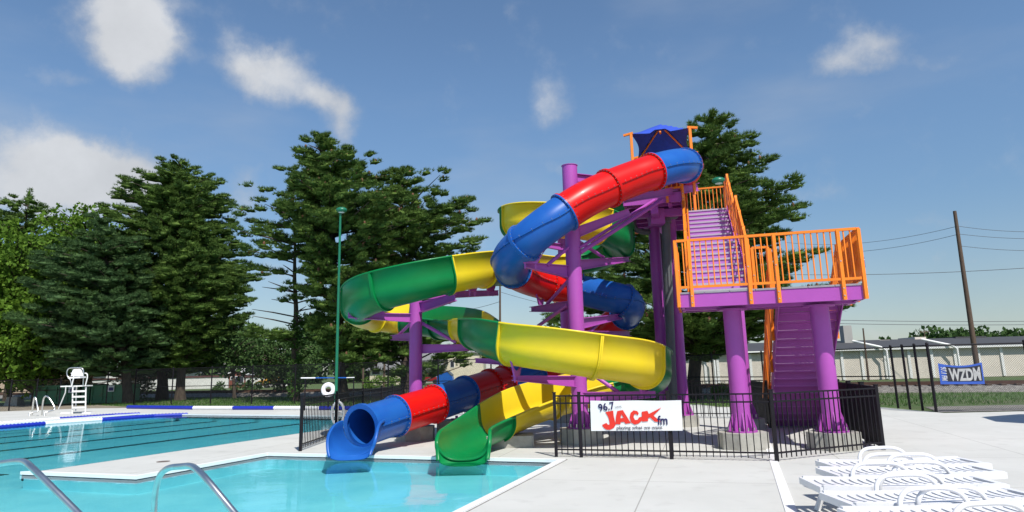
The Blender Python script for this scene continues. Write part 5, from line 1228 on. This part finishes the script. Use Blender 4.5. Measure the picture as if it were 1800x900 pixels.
# red car and blue dumpster
cr = thing('parked_car', 'red car parked beside the stone walled house', 'car', PZ(753, 0, 88)); RC = mat('red car paint', (.25, .015, .015), rough=.3, noise=.1)
q = lambda x, z, dy=0: Vector((PZ(x, z, 88).x, 88+dy, z))
MB().prism([q(x, z) for x, z in ((738, .35), (738, .85), (744, .95), (748, 1.4), (757, 1.4), (763, .95), (771, .8), (771, .35))], (0, 1.7, 0)).build('body', RC, cr)
MB().prism([q(x, z, -.02) for x, z in ((746, .97), (749, 1.32), (756, 1.32), (760, .97))], (0, .03, 0)).build('side_window', GLASSD, cr)
for x in (744, 765): c_ = q(x, .32, 0); MB().tube([c_+Vector((0, -.05, 0)), c_+Vector((0, .2, 0))], .32, 14).build('wheel', TYRE, cr)
bd = thing('blue_skip', 'blue skip behind the red and blue tube slide', 'skip', PZ(782, 0, 82)); q = lambda x, z, dy=0: Vector((PZ(x, z, 82).x, 82+dy, z))
MB().prism([q(x, z) for x, z in ((768, .1), (768, 1.3), (773, 1.55), (787, 1.6), (794, 1.1), (798, .1))], (0, 2, 0)).build('bin', BLUE, bd); MB().prism([q(x, z, -.05) for x, z in ((770, 1.32), (774, 1.6), (787, 1.68), (795, 1.15), (794, 1.05), (786, 1.55), (775, 1.5))], (0, 2.1, 0)).build('lid', GREYP, bd)
# bushes and tall weeds
def bush(label, px, Y, w_, h, m, seed, n_=26, name='bush'):
    rng = np.random.default_rng(seed); b = PZ(px, 0, Y); cc = np.array([(b.x+rng.uniform(-.5, .5)*w_, Y+rng.uniform(-.4, .4)*w_*.6, h*rng.uniform(.1, .8)) for _ in range(n_)])
    V = blades(rng, cc, np.full((n_, 3), h*.32), 26, .28, .10, tuft=3, spread=1.2, upb=.5); tag(np_mesh(name, V, np.arange(len(V)).reshape(-1, 3), m, None, b), label, 'bush')
bush('green bush between the trunks of the pines left of the gap', 240, 60, 2.6, 3.2, FARL, 91, 40); bush('tall weeds in front of the cream house', 685, 70, 4.5, 1.3, LIME, 92)
bush('leafy bush in front of the grey roofed house', 415, 78, 5, 1.0, FARL, 93); bush('weeds beside the gravel bed behind the tower', 1300, 38, 3, .5, LIME, 94, 14)
# grass blades near the fences
rng = np.random.default_rng(5); n_ = 42000
gx = rng.uniform(-34, 34, n_); gy = rng.uniform(23, 62, n_); fy = np.interp(gx, [-34, -22, -8, 8, 12.5, 34], [50, 43, 33, 29, 26, 25]); top_ = 49-.5*gx-4.2
ok = (gy > fy) & (gy < top_); gx, gy = gx[ok], gy[ok]; k = len(gx); d = rng.normal(size=(k, 2))*.05; hgt = .06+.12*rng.random(k)**2
V = np.stack([np.stack([gx-.02, gy, np.full(k, -.03)], 1), np.stack([gx+.02, gy, np.full(k, -.03)], 1), np.stack([gx+d[:, 0], gy+d[:, 1], hgt], 1)], 1).reshape(-1, 3)
g_ = np_mesh('grass_blades', V, np.arange(3*k).reshape(-1, 3), IVY); tag(g_, 'short green grass blades growing between the fences and the railway', 'grass', kind='stuff')

# unseen umbrella added just right of the view to cast a shadow on the deck
ux, uy = 15.7, 16.9
um = thing('added_umbrella', 'large round umbrella added out of view on the right to cast the grey deck shadow', 'umbrella', (ux, uy, 0))
MB().tube([(ux, uy, 0), (ux, uy, 3.3)], .045, 12).build('pole', WHITEM, um); MB().tube([(ux, uy, 0), (ux, uy, .12)], [.35, .3], 20).build('base', CONC, um)
m_ = MB(); rg = [Vector((ux+2.2*math.cos(2*math.pi*k/8), uy+2.2*math.sin(2*math.pi*k/8), 2.75)) for k in range(8)]; ap = Vector((ux, uy, 3.4))
m_.add(rg+[ap]+[r_-Z*.02 for r_ in rg]+[ap-Z*.02], [(k, (k+1) % 8, 8) for k in range(8)]+[(9+(k+1) % 8, 9+k, 17) for k in range(8)]+[(k, 9+k, 9+(k+1) % 8, (k+1) % 8) for k in range(8)]); m_.build('canopy', CANVAS, um)
